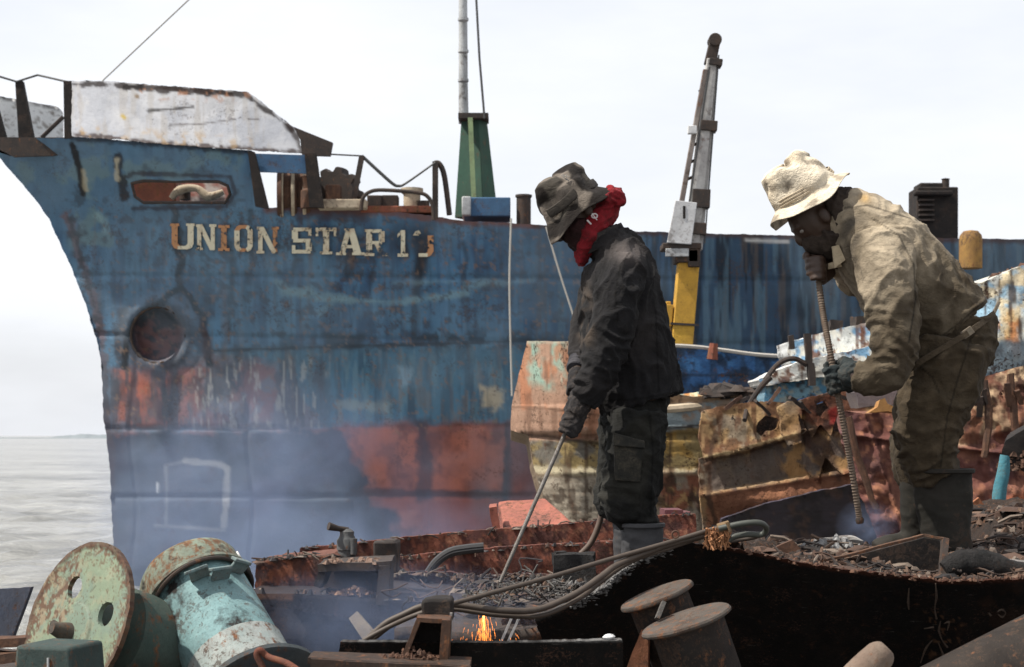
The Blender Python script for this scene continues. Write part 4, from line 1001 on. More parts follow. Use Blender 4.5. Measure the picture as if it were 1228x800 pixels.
tag(b.build('rubber_hose', mat_plain('dull_black_rubber', (.03, .029, .03), .55), None, P(540, 688, 8.0)), 'short pair of dull black hoses arching over the rusty girder behind the burnt one', 'hose')
# ================================================================ decks of the wreck being cut up
def deck_grid(name, x0, x1, y0, y1, zf, mat, thick=.05, n=(90, 60), kind='structure'):
    xs = np.linspace(x0, x1, n[0]); ys = np.linspace(y0, y1, n[1]); X, Y = np.meshgrid(xs, ys)
    Z = zf(X, Y); V = np.stack([X, Y, Z], -1).reshape(-1, 3); Bk = V - np.array([0, 0, thick])
    i = np.arange(X.size).reshape(X.shape)
    q = np.stack([i[:-1, :-1], i[:-1, 1:], i[1:, 1:], i[1:, :-1]], -1).reshape(-1, 4)
    N = X.size
    rim = np.concatenate([i[0, :], i[1:, -1], i[-1, -2::-1], i[-2:0:-1, 0]]); r2 = np.roll(rim, -1)
    sq = np.stack([rim, rim + N, r2 + N, r2], -1)
    o = mesh_np(name, np.concatenate([V, Bk]), np.concatenate([q, q[:, ::-1] + N, sq]), mat)
    return tag(o, kind=kind) if kind else o
bump = lambda X, Y, a, s, sd: a * 2 * (fbm(X * s, Y * s, sd, 4) - .5)
deck_grid('lower_deck', -4, 4, 4.1, 12, lambda X, Y: 1.45 + bump(X, Y, .05, 4, 3), M['darkiron'])
deck_grid('working_deck', -.42, 3.6, 5.95, 9.6, lambda X, Y: 2.31 + bump(X, Y, .03, 6, 5) - .03 * np.maximum(Y - 8, 0), M['darkiron'])
# bulkhead added as dark backing, the gloom under the platform in its colour
def paint_dark(c): c.fill((52, 52, 62)); c.blot((36, 36, 44), 24, .5, .1, .8); c.blot((74, 66, 64), 16, .62, .06, .5)
o = sheet('backing_bulkhead', [(296, 722), (560, 724), (760, 726), (760, 1000), (296, 1000)], 7.3, M['scrap'], paint_dark, None, res=4, depth=.05, dent=.03, loc=P(500, 1000, 7.3))
tag(o, 'dark bulkhead sheet added as backing below the sooty platform, behind the falling sparks', 'bulkhead')

# ---------------------------------------------------------------- big cut plate in the right foreground, undercut so its face lies in shade
_ex = np.array([500, 640, 690, 726, 740, 768, 800, 822, 860, 905, 960, 1010, 1080, 1130, 1180, 1228, 1330], float)
_ey = np.array([775, 742, 720, 702, 687, 670, 657, 651, 655, 662, 675, 683, 690, 697, 696, 694, 692], float)
edge = lambda px: np.interp(px, _ex, _ey)
def Ycut(px, py): return 5.2 + .0035 * np.maximum(py - edge(px), 0) + .22 * np.clip((800 - px) / 200, 0, 1)
def paint_soot_shade(c):
    c.fill((22, 19, 18)); c.blot((34, 28, 25), 22, .52, .08, .8); c.blot((52, 36, 28), 9, .64, .05, .5)  # near-black fill holds both soot and the shade on the face
    c.blot((70, 46, 32), 20, .55, .07, .7, [(1110, 740), (1228, 700), (1300, 800), (1090, 810)])
    d = c.Y - edge(c.X)
    c.mix((1 - sstep(2, 5, d + 3 * (c.n(6) - .5))) * sstep(820, 900, c.X), (96, 54, 36))
    c.mix((1 - sstep(3, 7, d + 6 * (c.n(5) - .5))) * (1 - sstep(745, 790, c.X)) * .8, (120, 118, 116))
    c.blot((150, 110, 80), 5, .68, .03, .8, [(1110, 735), (1150, 730), (1160, 790), (1120, 790)])
cut = thing('cut_deck_plate', 'broad sooty shade-dark cut plate whose curled rusty edge fills the lower right foreground', 'steel plate', P(1000, 900, 5.4))
pts = [(float(x), float(y)) for x, y in zip(_ex[1:], _ey[1:])]
sheet('plate', pts + [(1330, 1000), (700, 1000), (690, 820), (655, 780)], Ycut, M['scrap'], paint_soot_shade, cut, res=2.2, jag=2.2, js=7, depth=.05, dent=.02, gain=.36)
# grey slag crust on the torn edge
rng = random.Random(21); b = MB()
for k in range(420):
    x = rng.uniform(684, 806); y = float(edge(x)) + abs(rng.gauss(1, 3.6)) * (1.3 if x < 760 else .8)
    Yv = float(Ycut(np.array(x), np.array(y)))
    b.chip(P(x, y, Yv - rng.uniform(-.004, .012)), rng.uniform(.004, .010), flat=.8, rng=rng)
tag(b.build('slag_crust', mat_weather('grey_slag', (.26, .255, .25), (.12, .115, .11), .1, 40), cut, angle=20), kind='stuff')
b = MB()
for k in range(160):
    x = rng.uniform(850, 1290); y = float(edge(x)) + rng.gauss(0, 1.6)
    b.chip(P(x, y, 5.2 - rng.uniform(-.05, .01)), rng.uniform(.004, .012), flat=.7, rng=rng)
tag(b.build('rust_crust', M['rust'], cut, angle=20), kind='stuff')
b = MB()
for pts in ([(1122, 700), (1123, 716), (1121, 730), (1123, 742)], [(1090, 706), (1089, 722), (1090, 731)], [(1128, 745), (1126, 756), (1130, 768), (1136, 776)], [(1118, 768), (1110, 778), (1104, 795)], [(1108, 754), (1120, 752)], [(1125, 770), (1132, 788), (1136, 800)], [(1132, 748), (1138, 746), (1136, 756)], [(1196, 734), (1201, 731), (1206, 735), (1202, 740), (1197, 737)], [(1186, 735), (1188, 738)]):
    pp = [P(x, y, float(Ycut(np.array(x), np.array(y))) - .03) for x, y in pts]
    b.tube(pp, [.0016 + .0022 * (i % 2) for i in range(len(pp))], 6, smooth=3)
tag(b.build('hanging_slag', mat_weather('pale_slag', (.12, .09, .07), (.07, .05, .04), .3, 60), cut), kind='stuff')

# heaped debris on the right, where the second worker stands
def zmound(X, Y):
    px = CX + X / 5.2 * F
    ze = ZC - (edge(px) - CY) / F * 5.2
    b_ = ze - .012 + (Y - 5.22) * .012
    u = np.clip((Y - 5.25) / .3, 0, 1)
    b_ = b_ - .9 * sstep(6.65, 7.3, Y) * (1 - sstep(1.7, 2.1, X))
    return b_ + u * (bump(X, Y, .045, 7, 9) + bump(X, Y, .022, 24, 4)) + .10 * sstep(1.75, 2.4, X) * sstep(6.0, 7.2, Y)
mm = mat_weather('burnt_rubble', (.028, .021, .018), (.055, .036, .027), .4, 14, bump=1., bdist=.02)
deck_grid('debris_bed', .80, 3.2, 5.23, 8.2, zmound, mm, .004, (260, 200), 'stuff')
rng = random.Random(4)
cols = [(.05, .032, .024), (.085, .048, .032), (.03, .025, .023), (.12, .075, .052), (.06, .034, .024), (.018, .016, .016), (.04, .03, .026), (.16, .125, .10)]
mch = mat_painted('rubble_chips', .85, 25., .8, .004, rust=.3, vary=.3)
b = MB()
for k in range(2600):
    Y = 5.26 + (rng.random() ** 1.5) * 2.4; px = rng.uniform(880, 1300)
    if px < 960 and rng.random() < .6: continue
    X = (px - CX) / F * Y
    z = float(zmound(np.array(X), np.array(Y)))
    if z < 2.3 or X < .82: continue
    r = rng.uniform(.004, .017) * (1 + .3 * (Y - 5.2))
    c0 = rng.choice(cols)
    if rng.random() < .13:
        d = Vector((rng.gauss(0, 1), rng.gauss(0, .5), rng.gauss(0, .35))).normalized() * r * 2.4
        c = Vector((X, Y, z + r * .5)); b.tube([c - d, c + Vector((0, 0, r * .4)), c + d], [r * .3, r * .36, r * .2], 5, col=c0)
    elif rng.random() < .12: b.chip((X, Y, z + r * .6), r * rng.uniform(2, 4.2), c0, flat=.16, rng=rng)
    else: b.chip((X, Y, z + r * .2), r * rng.choice((.6, 1, 1, 1.5)), c0, flat=.8, rng=rng)
for k in range(40):
    X = rng.uniform(.95, 2.1); Y = rng.uniform(5.35, 6.7); pp = []
    for q_ in range(6): pp.append(Vector((X, Y, float(zmound(np.array(X), np.array(Y))) + .012 + .02 * rng.random()))); X += rng.gauss(.02, .03); Y += rng.gauss(0, .03)
    b.tube(pp, .0035, 5, smooth=3, col=rng.choice(cols))
tag(b.build('debris', mch, None, (1.4, 5.6, 2.5), angle=25), kind='stuff')
# pieces lying in it
b = MB(); b.lathe(P(1005, 668, 6.7), (0, -.05, 1), [(.098, 0), (.1, .06), (.096, .074), (.085, .07), (.08, .02)], 30, lambda r, h, a, i: (r * (1 + .03 * math.sin(5 * a)), h + .006 * math.sin(3 * a + i)), cap1=False)
tag(b.build('pipe_ring', mat_weather('ash_grey', (.27, .26, .25), (.17, .16, .155), .15, 14), None, P(1005, 668, 6.7)), 'short ash grey pipe ring lying in the debris below the ribbed bar tip', 'pipe ring')
rng = random.Random(2); b = MB()
for k in range(70): b.chip(P(rng.gauss(1000, 13), rng.gauss(657, 4), rng.uniform(6.3, 6.6)), rng.uniform(.008, .022), flat=.9, rng=rng)
tag(b.build('ash_heap', mat_weather('white_ash', (.38, .38, .38), (.2, .2, .2), .1, 30), None, P(1000, 662, 6.5), angle=20), kind='stuff')
bp = thing('bent_steel_plate', 'bent rusty plate with bright folded upper edge before the bent over worker\'s boots', 'scrap plate', P(1060, 685, 5.45))
b = MB(); b.bar(P(978, 675, 5.40), P(1108, 643, 5.55), .008, .03); b.bar(P(1108, 643, 5.55), P(1139, 648, 5.52), .008, .03)
b.build('folded_edge', mat_weather('worn_bright_rust', (.10, .056, .035), (.06, .036, .026), .5, 20), bp, jit=.006, sub=8)
b = MB(); flat([(990, 676), (1108, 645), (1137, 650), (1131, 695), (1000, 688)], 5.62, .02, b); b.build('face', M['soot'], bp)
b = MB(); b.bar(P(1134, 648, 5.5), P(1131, 694, 5.42), .02, .03); b.build('end_strip', M['darkiron'], bp, jit=.007, sub=5)
b = MB(); flat([(898, 671), (950, 648), (966, 664), (940, 672)], 5.8, .02, b)
tag(b.build('triangular_plate', M['rust'], None, P(930, 671, 5.8), jit=.006, sub=3), 'small triangular rusty plate leaning in debris behind the curled plate edge', 'scrap plate')
b = MB(); b.tube([P(x, y, 5.42) for x, y in ((1132, 684), (1150, 676), (1175, 677), (1195, 680), (1215, 683), (1250, 684))], [.03, .045, .042, .04, .03, .02], 12, smooth=4)
tag(b.build('charred_log', mat_weather('charred', (.014, .014, .014), (.03, .028, .028), .05, 18, bump=1., bdist=.02), None, P(1180, 690, 5.42), jit=.012), 'charred black lump of scrap lying at the foot of the near rubber boot', 'scrap')
b = MB(); b.tube([P(x, y, 5.5) for x, y in ((1138, 666), (1160, 668), (1190, 671), (1240, 676))], .008, 6, smooth=3)
tag(b.build('scrap_rod', mat_weather('pale_steel', (.34, .33, .32), (.2, .18, .17), .3, 30), None, P(1180, 672, 5.5)), 'thin pale steel rod lying on the charred lump at the right edge', 'rod')
b = MB(); flat([(1150, 652), (1156, 612), (1174, 596), (1206, 646), (1200, 660)], 8.0, .04, b)
tag(b.build('orange_rust_plate', mat_weather('orange_rust', (.30, .12, .055), (.24, .09, .045), .4, 10), None, P(1175, 658, 8.0), jit=.012, sub=4), 'pointed orange rusted plate standing right of the near rubber boot', 'scrap plate')
b = MB(); b.hexa([P(1196, 556, 8.3), P(1206, 528, 8.3), P(1270, 492, 8.3), P(1270, 580, 8.3)], [P(1200, 548, 8.6), P(1212, 518, 8.6), P(1275, 488, 8.6), P(1275, 570, 8.6)])
hp = b.build('overhanging_beam', M['soot'], None, P(1230, 560, 8.4), jit=.012, sub=4); tag(hp, 'broken sooty beam end sticking in from the right edge above the teal cloth', 'beam')
b = MB(); b.tube([P(x, y, 8.25) for x, y in ((1206, 546), (1203, 565), (1199, 590), (1197, 610), (1194, 626))], [.022, .03, .034, .036, .03], 14, smooth=4)
tag(b.build('teal_cloth', mat_cloth('teal_fabric', (.045, .15, .19), (.07, .2, .24), (.08, .09, .08), 14), None, P(1200, 626, 8.25), jit=.01), 'teal blue cloth strip hanging from the broken beam at the right edge', 'cloth')
rng = random.Random(12); b = MB()
for k in range(90): b.chip(P(rng.uniform(1196, 1275), rng.uniform(545, 562) + rng.gauss(0, 2), 8.3), rng.uniform(.01, .03), flat=.9, rng=rng)
tag(b.build('hanging_scale', M['rust'], hp), kind='stuff')

# ---------------------------------------------------------------- two bollard stumps under the plate
mlid = mat_weather('dusty_grey_lid', (.06, .05, .043), (.09, .076, .065), .45, 14)
mbody = mat_weather('bollard_iron', (.018, .015, .014), (.03, .022, .018), .35, 12)
def stump(c, r, ax, ln, lab):
    t = thing('bollard', lab, 'bollard', c + ax * -ln, 'tilted bollard stumps')
    wob = lambda rr, h, a, i: (rr * (1 + .015 * math.sin(3 * a + 1) + .01 * math.sin(7 * a)), h)
    b = MB(); b.lathe(c, ax, [(r * .80, -ln), (r * .80, -.02), (r * .84, -.012)], 40, wob); b.build('body', mbody, t)
    b = MB(); b.lathe(c, ax, [(r * .9, -.012), (r, -.006), (r * 1.01, .0), (r * .985, .006), (r * .8, .005), (r * .4, .007)], 44, wob); b.build('lid', mlid, t)
ax = Vector((-.32, -.05, .93)).normalized()
stump(P(823, 744, 4.75), .132, ax, .5, 'nearer tilted bollard stump with a dusty brown lid, in front of the black plate')
stump(P(788, 714, 5.02), .115, Vector((-.36, -.05, .92)).normalized(), .5, 'farther tilted bollard stump with a grey lid, half hidden behind the nearer one')
b = MB(); b.bar(P(796, 722, 4.86), P(788, 742, 4.84), .012, .02); tag(b.build('steel_strip', M['darkiron'] if False else mat_weather('old_strip', (.13, .12, .11), (.09, .085, .08), .3, 20), None, P(788, 742, 4.84)), 'pale steel strip wedged between the two tilted bollard stumps', 'strip')
b = MB(); b.tube([P(1000, 850, 4.35), P(1030, 812, 4.35), P(1056, 785, 4.35), P(1064, 777, 4.35)], [.045, .046, .04, .022], 20, smooth=4)
tag(b.build('pipe_stump', mat_weather('dusty_pipe', (.15, .105, .08), (.2, .155, .12), .3, 10), None, P(1030, 850, 4.35)), 'rounded dusty beige pipe stump poking up at the bottom edge, right of the bollards', 'pipe')
b = MB(); b.tube([P(1120, 870, 4.7), P(1330, 760, 4.9)], .16, 30)
tag(b.build('large_pipe', mat_weather('dark_brown_pipe', (.018, .014, .012), (.032, .024, .019), .3, 8), None, P(1200, 860, 4.7)), 'dark brown large pipe lying across the bottom right corner', 'pipe')
b = MB(); b.hexa([P(748, 810, 4.9), P(770, 756, 4.9), P(778, 770, 4.9), P(776, 812, 4.9)], [P(750, 810, 5), P(772, 756, 5), P(780, 770, 5), P(778, 812, 5)])
tag(b.build('rust_wedge', mat_weather('orange_rust2', (.26, .11, .06), (.2, .08, .045), .4, 16), None, P(765, 810, 4.95), jit=.006, sub=3), 'orange rusted wedge of scrap left of the nearer bollard stump', 'scrap plate')

# ---------------------------------------------------------------- black beam with a rusty channel bracket in the bottom foreground
YB = 4.6
bm_ = thing('black_beam', 'black burnt steel beam with a rusty channel bracket along the bottom edge', 'beam', P(560, 820, YB))
def paint_beam(c): c.fill((20, 18, 17)); c.blot((34, 27, 24), 12, .55, .07, .7); c.line([(405, 768), (750, 768)], 3.0, (150, 148, 146), .8, 1.4, 5, 1.5)  # pale line paints the lit top rim into the colour
sheet('web', [(408, 770), (520, 770), (600, 771), (747, 768), (748, 840), (400, 840)], lambda x, y: YB + .0012 * (y - 768), M['scrap'], paint_beam, bm_, res=2, jag=.9, js=6, depth=.05, dent=.004, gain=.5)
b = MB(); b.bar(P(372, 789, YB - .12), P(565, 797, YB - .12), .016, .16); b.bar(P(372, 800, YB - .2), P(565, 808, YB - .2), .04, .03); b.build('lower_flange', mat_weather('burnt_rust', (.030, .021, .017), (.05, .032, .024), .4, 12), bm_, jit=.005, sub=8)
b = MB()
b.bar(P(483, 793, YB - .02), P(503, 741, YB - .02), .013, .12); b.bar(P(500, 741, YB - .02), P(541, 743, YB - .02), .012, .12); b.bar(P(536, 741, YB - .03), P(533, 800, YB - .03), .024, .14)
b.build('channel_bracket', mat_weather('brown_channel', (.055, .03, .021), (.09, .05, .032), .5, 14), bm_, jit=.004, sub=5)
b = MB(); flat([(486, 792), (503, 743), (538, 744), (534, 798)], YB + .02, .02, b); b.build('bracket_web', M['soot'], bm_)
rng = random.Random(9); b = MB()
for k in range(170):
    x = rng.uniform(440, 530); b.chip(P(x, 789 - max(0, 1 - abs(x - 495) / 40) * rng.random() * 14 + rng.random() * 4, YB - rng.uniform(.03, .12)), rng.uniform(.003, .010), flat=.8, rng=rng)
tag(b.build('rust_scale', M['rust'], bm_, angle=20), kind='stuff')
b = MB(); b.box(P(525, 731, YB + .1), .085, .09, .06); 
tag(b.build('charred_block', M['soot'], None, P(525, 742, YB + .1), bevel=.008, jit=.012, sub=4), 'small charred black block on the channel bracket, the hoses running past it', 'scrap')
b = MB(); b.bar(P(541, 735, YB + .04), P(540, 770, YB + .04), .007, .02); b.build('edge_strip', mat_weather('pale_steel2', (.34, .33, .32), (.2, .18, .17), .3, 30), bm_)
b = MB(); b.lathe(P(730, 766, YB + .02), (0, 0, 1), [(.014, 0), (.018, .006), (.012, .012), (.004, .014)], 12); b.build('slag_bead', M['white'], bm_, jit=.003)

# ---------------------------------------------------------------- hoses
mh = mat_plain('dusty_hose_rubber', (.055, .040, .030), .6, scale=40)
mh2 = mat_plain('dark_green_hose', (.045, .048, .04), .5, scale=40)
def hose(name, lab, pts, r, mat, smooth=6, group=None):
    b = MB(); b.tube([P(*p) for p in pts], r, 10, smooth=smooth)
    return tag(b.build(name, mat, None, P(*pts[0])), lab, 'hose', group)
hose('torch_hose', 'thin stiff hose running straight across, uppermost of the hoses, looping at its right end',
     [(436, 768, 4.86), (470, 750, 4.86), (512, 733, 4.82), (590, 711, 4.9), (660, 692, 5.0), (720, 674, 5.08), (800, 651, 5.15), (850, 636, 5.18), (880, 629, 5.18), (903, 626, 5.2), (916, 630, 5.25), (918, 638, 5.3), (906, 644, 5.3), (884, 648, 5.3), (868, 650, 5.25)], .0072, mh)
hose('torch_hose', 'sagging brown hose below the straight one, thicker and nearest the sparks',
     [(442, 766, 4.9), (462, 748, 4.9), (484, 737, 4.9), (508, 727, 4.9), (545, 725, 4.9), (600, 732, 4.9), (645, 731, 4.95), (690, 712, 5.0), (720, 692, 5.05), (745, 675, 5.1), (800, 654, 5.17), (850, 641, 5.19), (868, 640, 5.2)], .0098, mh)
hose('torch_hose', 'lowest of the sagging hoses, slack loop just under the thicker brown one',
     [(446, 768, 4.93), (466, 752, 4.93), (488, 740, 4.93), (512, 731, 4.93), (548, 731, 4.93), (600, 738, 4.93), (650, 738, 4.97), (694, 718, 5.02), (728, 692, 5.1), (760, 672, 5.14), (806, 656, 5.18), (845, 643, 5.2)], .0074, mh)
hose('coupling_hose', 'dark green hose end looping back at the clamp on the plate edge',
     [(862, 634, 5.16), (890, 628, 5.15), (910, 627, 5.15), (919, 633, 5.18), (914, 641, 5.2), (896, 641, 5.2), (880, 644, 5.2), (872, 650, 5.2)], .0095, mh2)
hose('loose_hose', 'brown hose curving down behind the boots of the dark jacketed worker', [(722, 612, 6.5), (718, 630, 6.5), (708, 652, 6.5), (692, 670, 6.5), (684, 690, 6.45)], .012, mat_plain('brown_hose_rubber', (.09, .06, .045), .6))
hose('red_hose', 'rusty red hose bent up at the bottom edge beside the dark winch flange', [(372, 815, 4.7), (345, 796, 4.75), (322, 788, 4.8), (312, 780, 4.8), (308, 786, 4.8), (316, 803, 4.8), (318, 820, 4.8)], .010, mat_weather('red_brown_rubber', (.15, .05, .03), (.09, .04, .03), .4, 20))
rng = random.Random(15); b = MB()
for k in range(110):
    c = P(rng.uniform(846, 874), rng.uniform(636, 655), 5.17 + rng.uniform(-.02, .04)); d = Vector((rng.gauss(0, .3), rng.gauss(0, .3), rng.gauss(0, 1))).normalized() * rng.uniform(.008, .02)
    b.tube([c - d, c + d], [.0035, .002], 5)
tag(b.build('fibre_tuft', mat_plain('rusty_fibre', (.26, .12, .055), .95, scale=80), None, P(860, 655, 5.17)), 'tuft of rusty brown fibre tied around the hoses at the plate edge', 'rag')
b = MB(); b.lathe(P(868, 632, 5.17), Vector((1, 0, .3)), [(.012, -.02), (.016, -.018), (.016, .018), (.012, .02)], 14); b.tube([P(872, 626, 5.15), P(876, 638, 5.15)], .006, 8)
tag(b.build('hose_clamp', mat_weather('brass_brown', (.2, .13, .07), (.14, .09, .05), .3, 30), None, P(868, 640, 5.17)), 'small brown hose clamp joining the hoses above the rusty tuft', 'clamp')
ring = [P(810 + 4 * math.cos(a), 641 + 4 * math.sin(a), 5.14) for a in np.linspace(0, 2 * math.pi, 17)]
b = MB(); b.tube(ring, .0035, 6, caps=False); tag(b.build('iron_ring', M['rust'], None, P(810, 645, 5.14)), 'small iron ring resting on the straight hose right of the boots', 'ring')

# ---------------------------------------------------------------- platform, tank, valve and burnt scrap in the left middle
def paint_shelf(c): c.fill((58, 54, 60)); c.blot((40, 38, 44), 18, .52, .08, .8); c.poly([(298, 708), (352, 710), (350, 720), (298, 718)], (150, 112, 90), .9, 2, 3); c.line([(350, 714), (515, 724)], 3, (96, 88, 88), .8, 2)
o = sheet('platform_edge', [(296, 712), (352, 712), (420, 716), (515, 723), (600, 727), (600, 744), (515, 748), (420, 742), (330, 728), (298, 720)], 6.55, M['scrap'], paint_shelf, None, res=2, jag=.0, js=30, depth=.9, dent=.004, loc=P(440, 748, 6.55), gain=.5)
tag(o, 'dark sooty platform shelf carrying the rusty tank, with a scorched brown left end', 'platform')
def paint_tank(c): c.fill((112, 70, 58)); c.blot((136, 86, 66), 14, .5, .08, .8); c.blot((62, 50, 52), 10, .56, .06, .85); c.line([(306, 674), (330, 668), (400, 664)], 3, (160, 140, 130), .6, 3); c.streak((70, 54, 52), 6, 26, .58, .06, .6)
o = sheet('rusty_tank', [(306, 675), (330, 671), (365, 667), (400, 664), (412, 672), (408, 716), (360, 714), (306, 713)], 6.9, M['scrap'], paint_tank, None, res=2, jag=2., js=6, depth=.35, dent=.02, loc=P(350, 714, 6.9))
tag(o, 'rusty red side of a cut open tank standing on the left of the sooty platform', 'tank')
bx = thing('burnt_box', 'burnt black open steel box with rust flakes inside, right of the rusty tank', 'box', P(425, 714, 6.75))
b = MB(); b.bar(P(386, 678, 6.7), P(472, 674, 6.7), .03, .3); b.build('top', M['darkiron'], bx, jit=.008, sub=5)
b = MB(); b.bar(P(394, 676, 6.7), P(384, 700, 6.7), .03, .28); b.build('side', M['soot'], bx, jit=.008, sub=4)
b = MB(); b.bar(P(464, 675, 6.68), P(462, 722, 6.68), .045, .28); b.build('side', M['darkiron'], bx, jit=.008, sub=4)
b = MB(); flat([(390, 680), (466, 678), (464, 714), (388, 712)], 6.86, .02, b); b.build('back', mat_weather('box_back', (.085, .06, .052), (.06, .045, .042), .3, 10), bx)
rng = random.Random(31); b = MB()
for k in range(150): x = rng.gauss(424, 14); b.chip(P(x, 713 - rng.random() * max(2, 9 - abs(x - 424) * .3), rng.uniform(6.55, 6.78)), rng.uniform(.008, .018), flat=.7, rng=rng)
tag(b.build('rust_flakes', mat_weather('light_rust', (.28, .17, .11), (.18, .10, .065), .4, 25), bx, angle=20), kind='stuff')
b = MB()
for k in range(60): b.chip(P(rng.uniform(392, 455), rng.gauss(674, 1.5), rng.uniform(6.55, 6.7)), rng.uniform(.008, .02), flat=.6, rng=rng)
tag(b.build('rust_flakes', mat_weather('pale_rust', (.26, .18, .14), (.16, .10, .075), .4, 25), bx, angle=20), kind='stuff')
b = MB(); b.box(P(464, 668, 7.0), .10, .14, .13); b.box(P(469, 655, 7.0), .055, .1, .05)
tag(b.build('cut_block', M['darkiron'], None, P(464, 688, 7.0), bevel=.008, jit=.01, sub=3), 'square dark cut block with a stub on top, just right of the grey valve', 'scrap')
vl = thing('valve', 'grey valve with a lever handle standing on the burnt box', 'valve', P(416, 674, 7.0))
b = MB(); b.lathe(P(416, 674, 7.0), (0, 0, 1), [(.038, 0), (.038, .05), (.043, .052), (.043, .09), (.036, .1), (.03, .112), (.03, .128), (.016, .14)], 22); b.tube([P(424, 665, 6.97), P(424, 646, 6.97)], .016, 10); vb = b.build('body', mat_weather('valve_grey', (.075, .078, .08), (.11, .11, .11), .3, 14), vl)
b = MB(); b.tube([P(417, 636, 7.0), P(406, 634, 6.98), P(394, 631, 6.96)], [.014, .012, .018], 10); b.build('lever', M['darkiron'], vl)
b = MB(); b.bar(P(424, 738, 6.3), P(444, 764, 6.25), .04, .02, w2=.055); tag(b.build('pale_plate', mat_weather('pale_cream_plate', (.22, .18, .13), (.16, .13, .10), .35, 12), None, P(446, 764, 6.3), jit=.004, sub=3), 'pale cream plate hanging below the sooty platform beside the hose ends', 'scrap plate')
# charred lump and slag near the torch tip
b = MB(); b.box(P(688, 682, 6.0), .15, .12, .10); b.box(P(672, 672, 6.0), .04, .06, .05); b.box(P(668, 690, 6.0), .02, .08, .13)
tag(b.build('charred_lump', mat_weather('charred2', (.02, .02, .021), (.04, .038, .038), .1, 18, bump=1., bdist=.02), None, P(688, 705, 6.0), jit=.014, sub=5), 'charred square lump on the deck left of the boots of the dark jacketed worker', 'scrap')
rng = random.Random(44); b = MB()
for k in range(420):
    t_ = rng.random(); x = 560 + 150 * t_; y = 716 - 12 * t_ + rng.gauss(0, 5) - (18 * math.exp(-((x - 640) / 30) ** 2)) * rng.random()
    c = P(x, y, rng.uniform(5.75, 6.1))
    if rng.random() < .4:
        d = Vector((rng.gauss(0, 1), rng.gauss(0, .5), rng.gauss(0, .6))).normalized() * rng.uniform(.008, .025); b.tube([c - d, c + d], .003, 5, col=(.10, .095, .09))
    else: b.chip(c, rng.uniform(.004, .012), rng.choice([(.16, .155, .15), (.06, .04, .033), (.11, .07, .05), (.08, .075, .075), (.03, .028, .028)]), flat=.8, rng=rng)
tag(b.build('slag_bits', mch, None, P(640, 715, 5.9), angle=25), kind='stuff')
o = sheet('brown_plate', [(600, 742), (700, 738), (712, 790), (612, 795)], 6.1, M['scrap'], lambda c: (c.fill((86, 66, 58)), c.streak((50, 42, 42), 10, 60, .5, .07, .8)), None, res=2.5, depth=.05, loc=P(650, 795, 6.1))
tag(o, 'dim brown plate in the shade right of the falling sparks', 'scrap plate')
b = MB(); b.bar(P(600, 772, 5.9), P(614, 740, 5.9), .008, .01); b.bar(P(608, 772, 5.9), P(622, 742, 5.9), .008, .01); tag(b.build('thin_rods', M['greypaint'], None, P(606, 772, 5.9)), 'pair of thin grey rods leaning beside the falling sparks', 'rod')
b = MB(); b.tube([P(668, 765, 5.6), P(680, 758, 5.6), P(690, 764, 5.6)], .02, 10, smooth=3); tag(b.build('pipe_elbow', M['darkiron'], None, P(680, 768, 5.6)), 'small dark pipe elbow showing above the black beam near its right end', 'pipe')

# ---------------------------------------------------------------- winch with pale green flanges, bottom left
mg = mat_painted('winch_green_paint', .6, 10., .5, .006, rust=.5, vary=.3)
wn1 = thing('winch_drum', 'pale green winch flange disc with two round holes and a rusty rim', 'winch', P(90, 860, 5.7))
C1 = P(92, 746, 5.7); n1 = Vector((-.63, -.70, .33)).normalized(); u1 = n1.cross(Vector((0, 0, 1))).normalized() * -1; v1 = u1.cross(n1).normalized()
if v1.z < 0: v1 = -v1
def circ(cx, cy, rx, ry=None, k=40): return [(cx + rx * math.cos(a), cy + (ry or rx) * math.sin(a)) for a in np.linspace(0, 2 * math.pi, k, endpoint=False)]
def map1(X, Y, d):
    C, u, v, n = map(np.array, (C1, u1, v1, n1))
    d = np.asarray(d)[..., None] * np.ones(X.shape + (1,))
    return C + X[..., None] * .001 * u - Y[..., None] * .001 * v + d * n
def paint_flange(c):
    c.fill((150, 166, 138)); c.blot((136, 156, 140), 70, .5, .1, .7); c.blot((172, 170, 140), 40, .6, .06, .5)
    r = np.hypot(c.X, c.Y) + 40 * (c.n(26) - .5)
    c.mix(sstep(258, 275, r) * .9, (104, 74, 54)); c.mix(sstep(225, 268, r) * sstep(.5, .6, c.n(18)), (92, 62, 46)); c.mix(sstep(190, 250, r) * sstep(.56, .62, c.n(9)) * .9, (120, 84, 60))
    c.blot((112, 80, 58), 16, .54, .05, .95, [(-260, -160), (-60, -220), (-40, -40), (-120, 60), (-270, 40)]); c.blot((176, 160, 130), 20, .58, .05, .7, [(-260, -160), (-60, -220), (-40, 0), (-270, 40)])
    c.blot((116, 88, 62), 10, .72, .04, .8); c.line([(30, -110), (50, -130)], 6, (90, 76, 60), .7, 2)
    r2 = np.hypot(c.X + 20, c.Y - 40); c.mix(np.exp(-((r2 - 112) / 5) ** 2) * .5, (96, 112, 92))
def dfl(X, Y):
    r2 = np.hypot(X + 20, Y - 40); return .006 * (1 - sstep(105, 114, r2)) + 0.004 * sstep(262, 272, np.hypot(X, Y))
sheet('flange', circ(0, 0, 285, k=72), 0, mg, paint_flange, wn1, res=5, jag=3, js=24, dent=.004, ds=120, mapf=map1, disp=dfl, boff=tuple(n1 * -.018), holes=[circ(-72, -118, 40), circ(152, -40, 42)], gain=.52)
K1 = C1 - n1 * .02
b = MB(); b.lathe(K1, -n1, [(.09, 0), (.09, .13), (.17, .14), (.17, .42), (.24, .43), (.24, .45)], 44); b.build('barrel', mat_weather('shaded_green_paint', (.05, .075, .065), (.075, .095, .08), .4, 6), wn1)
C2 = C1 + u1 * -.02 - v1 * .04
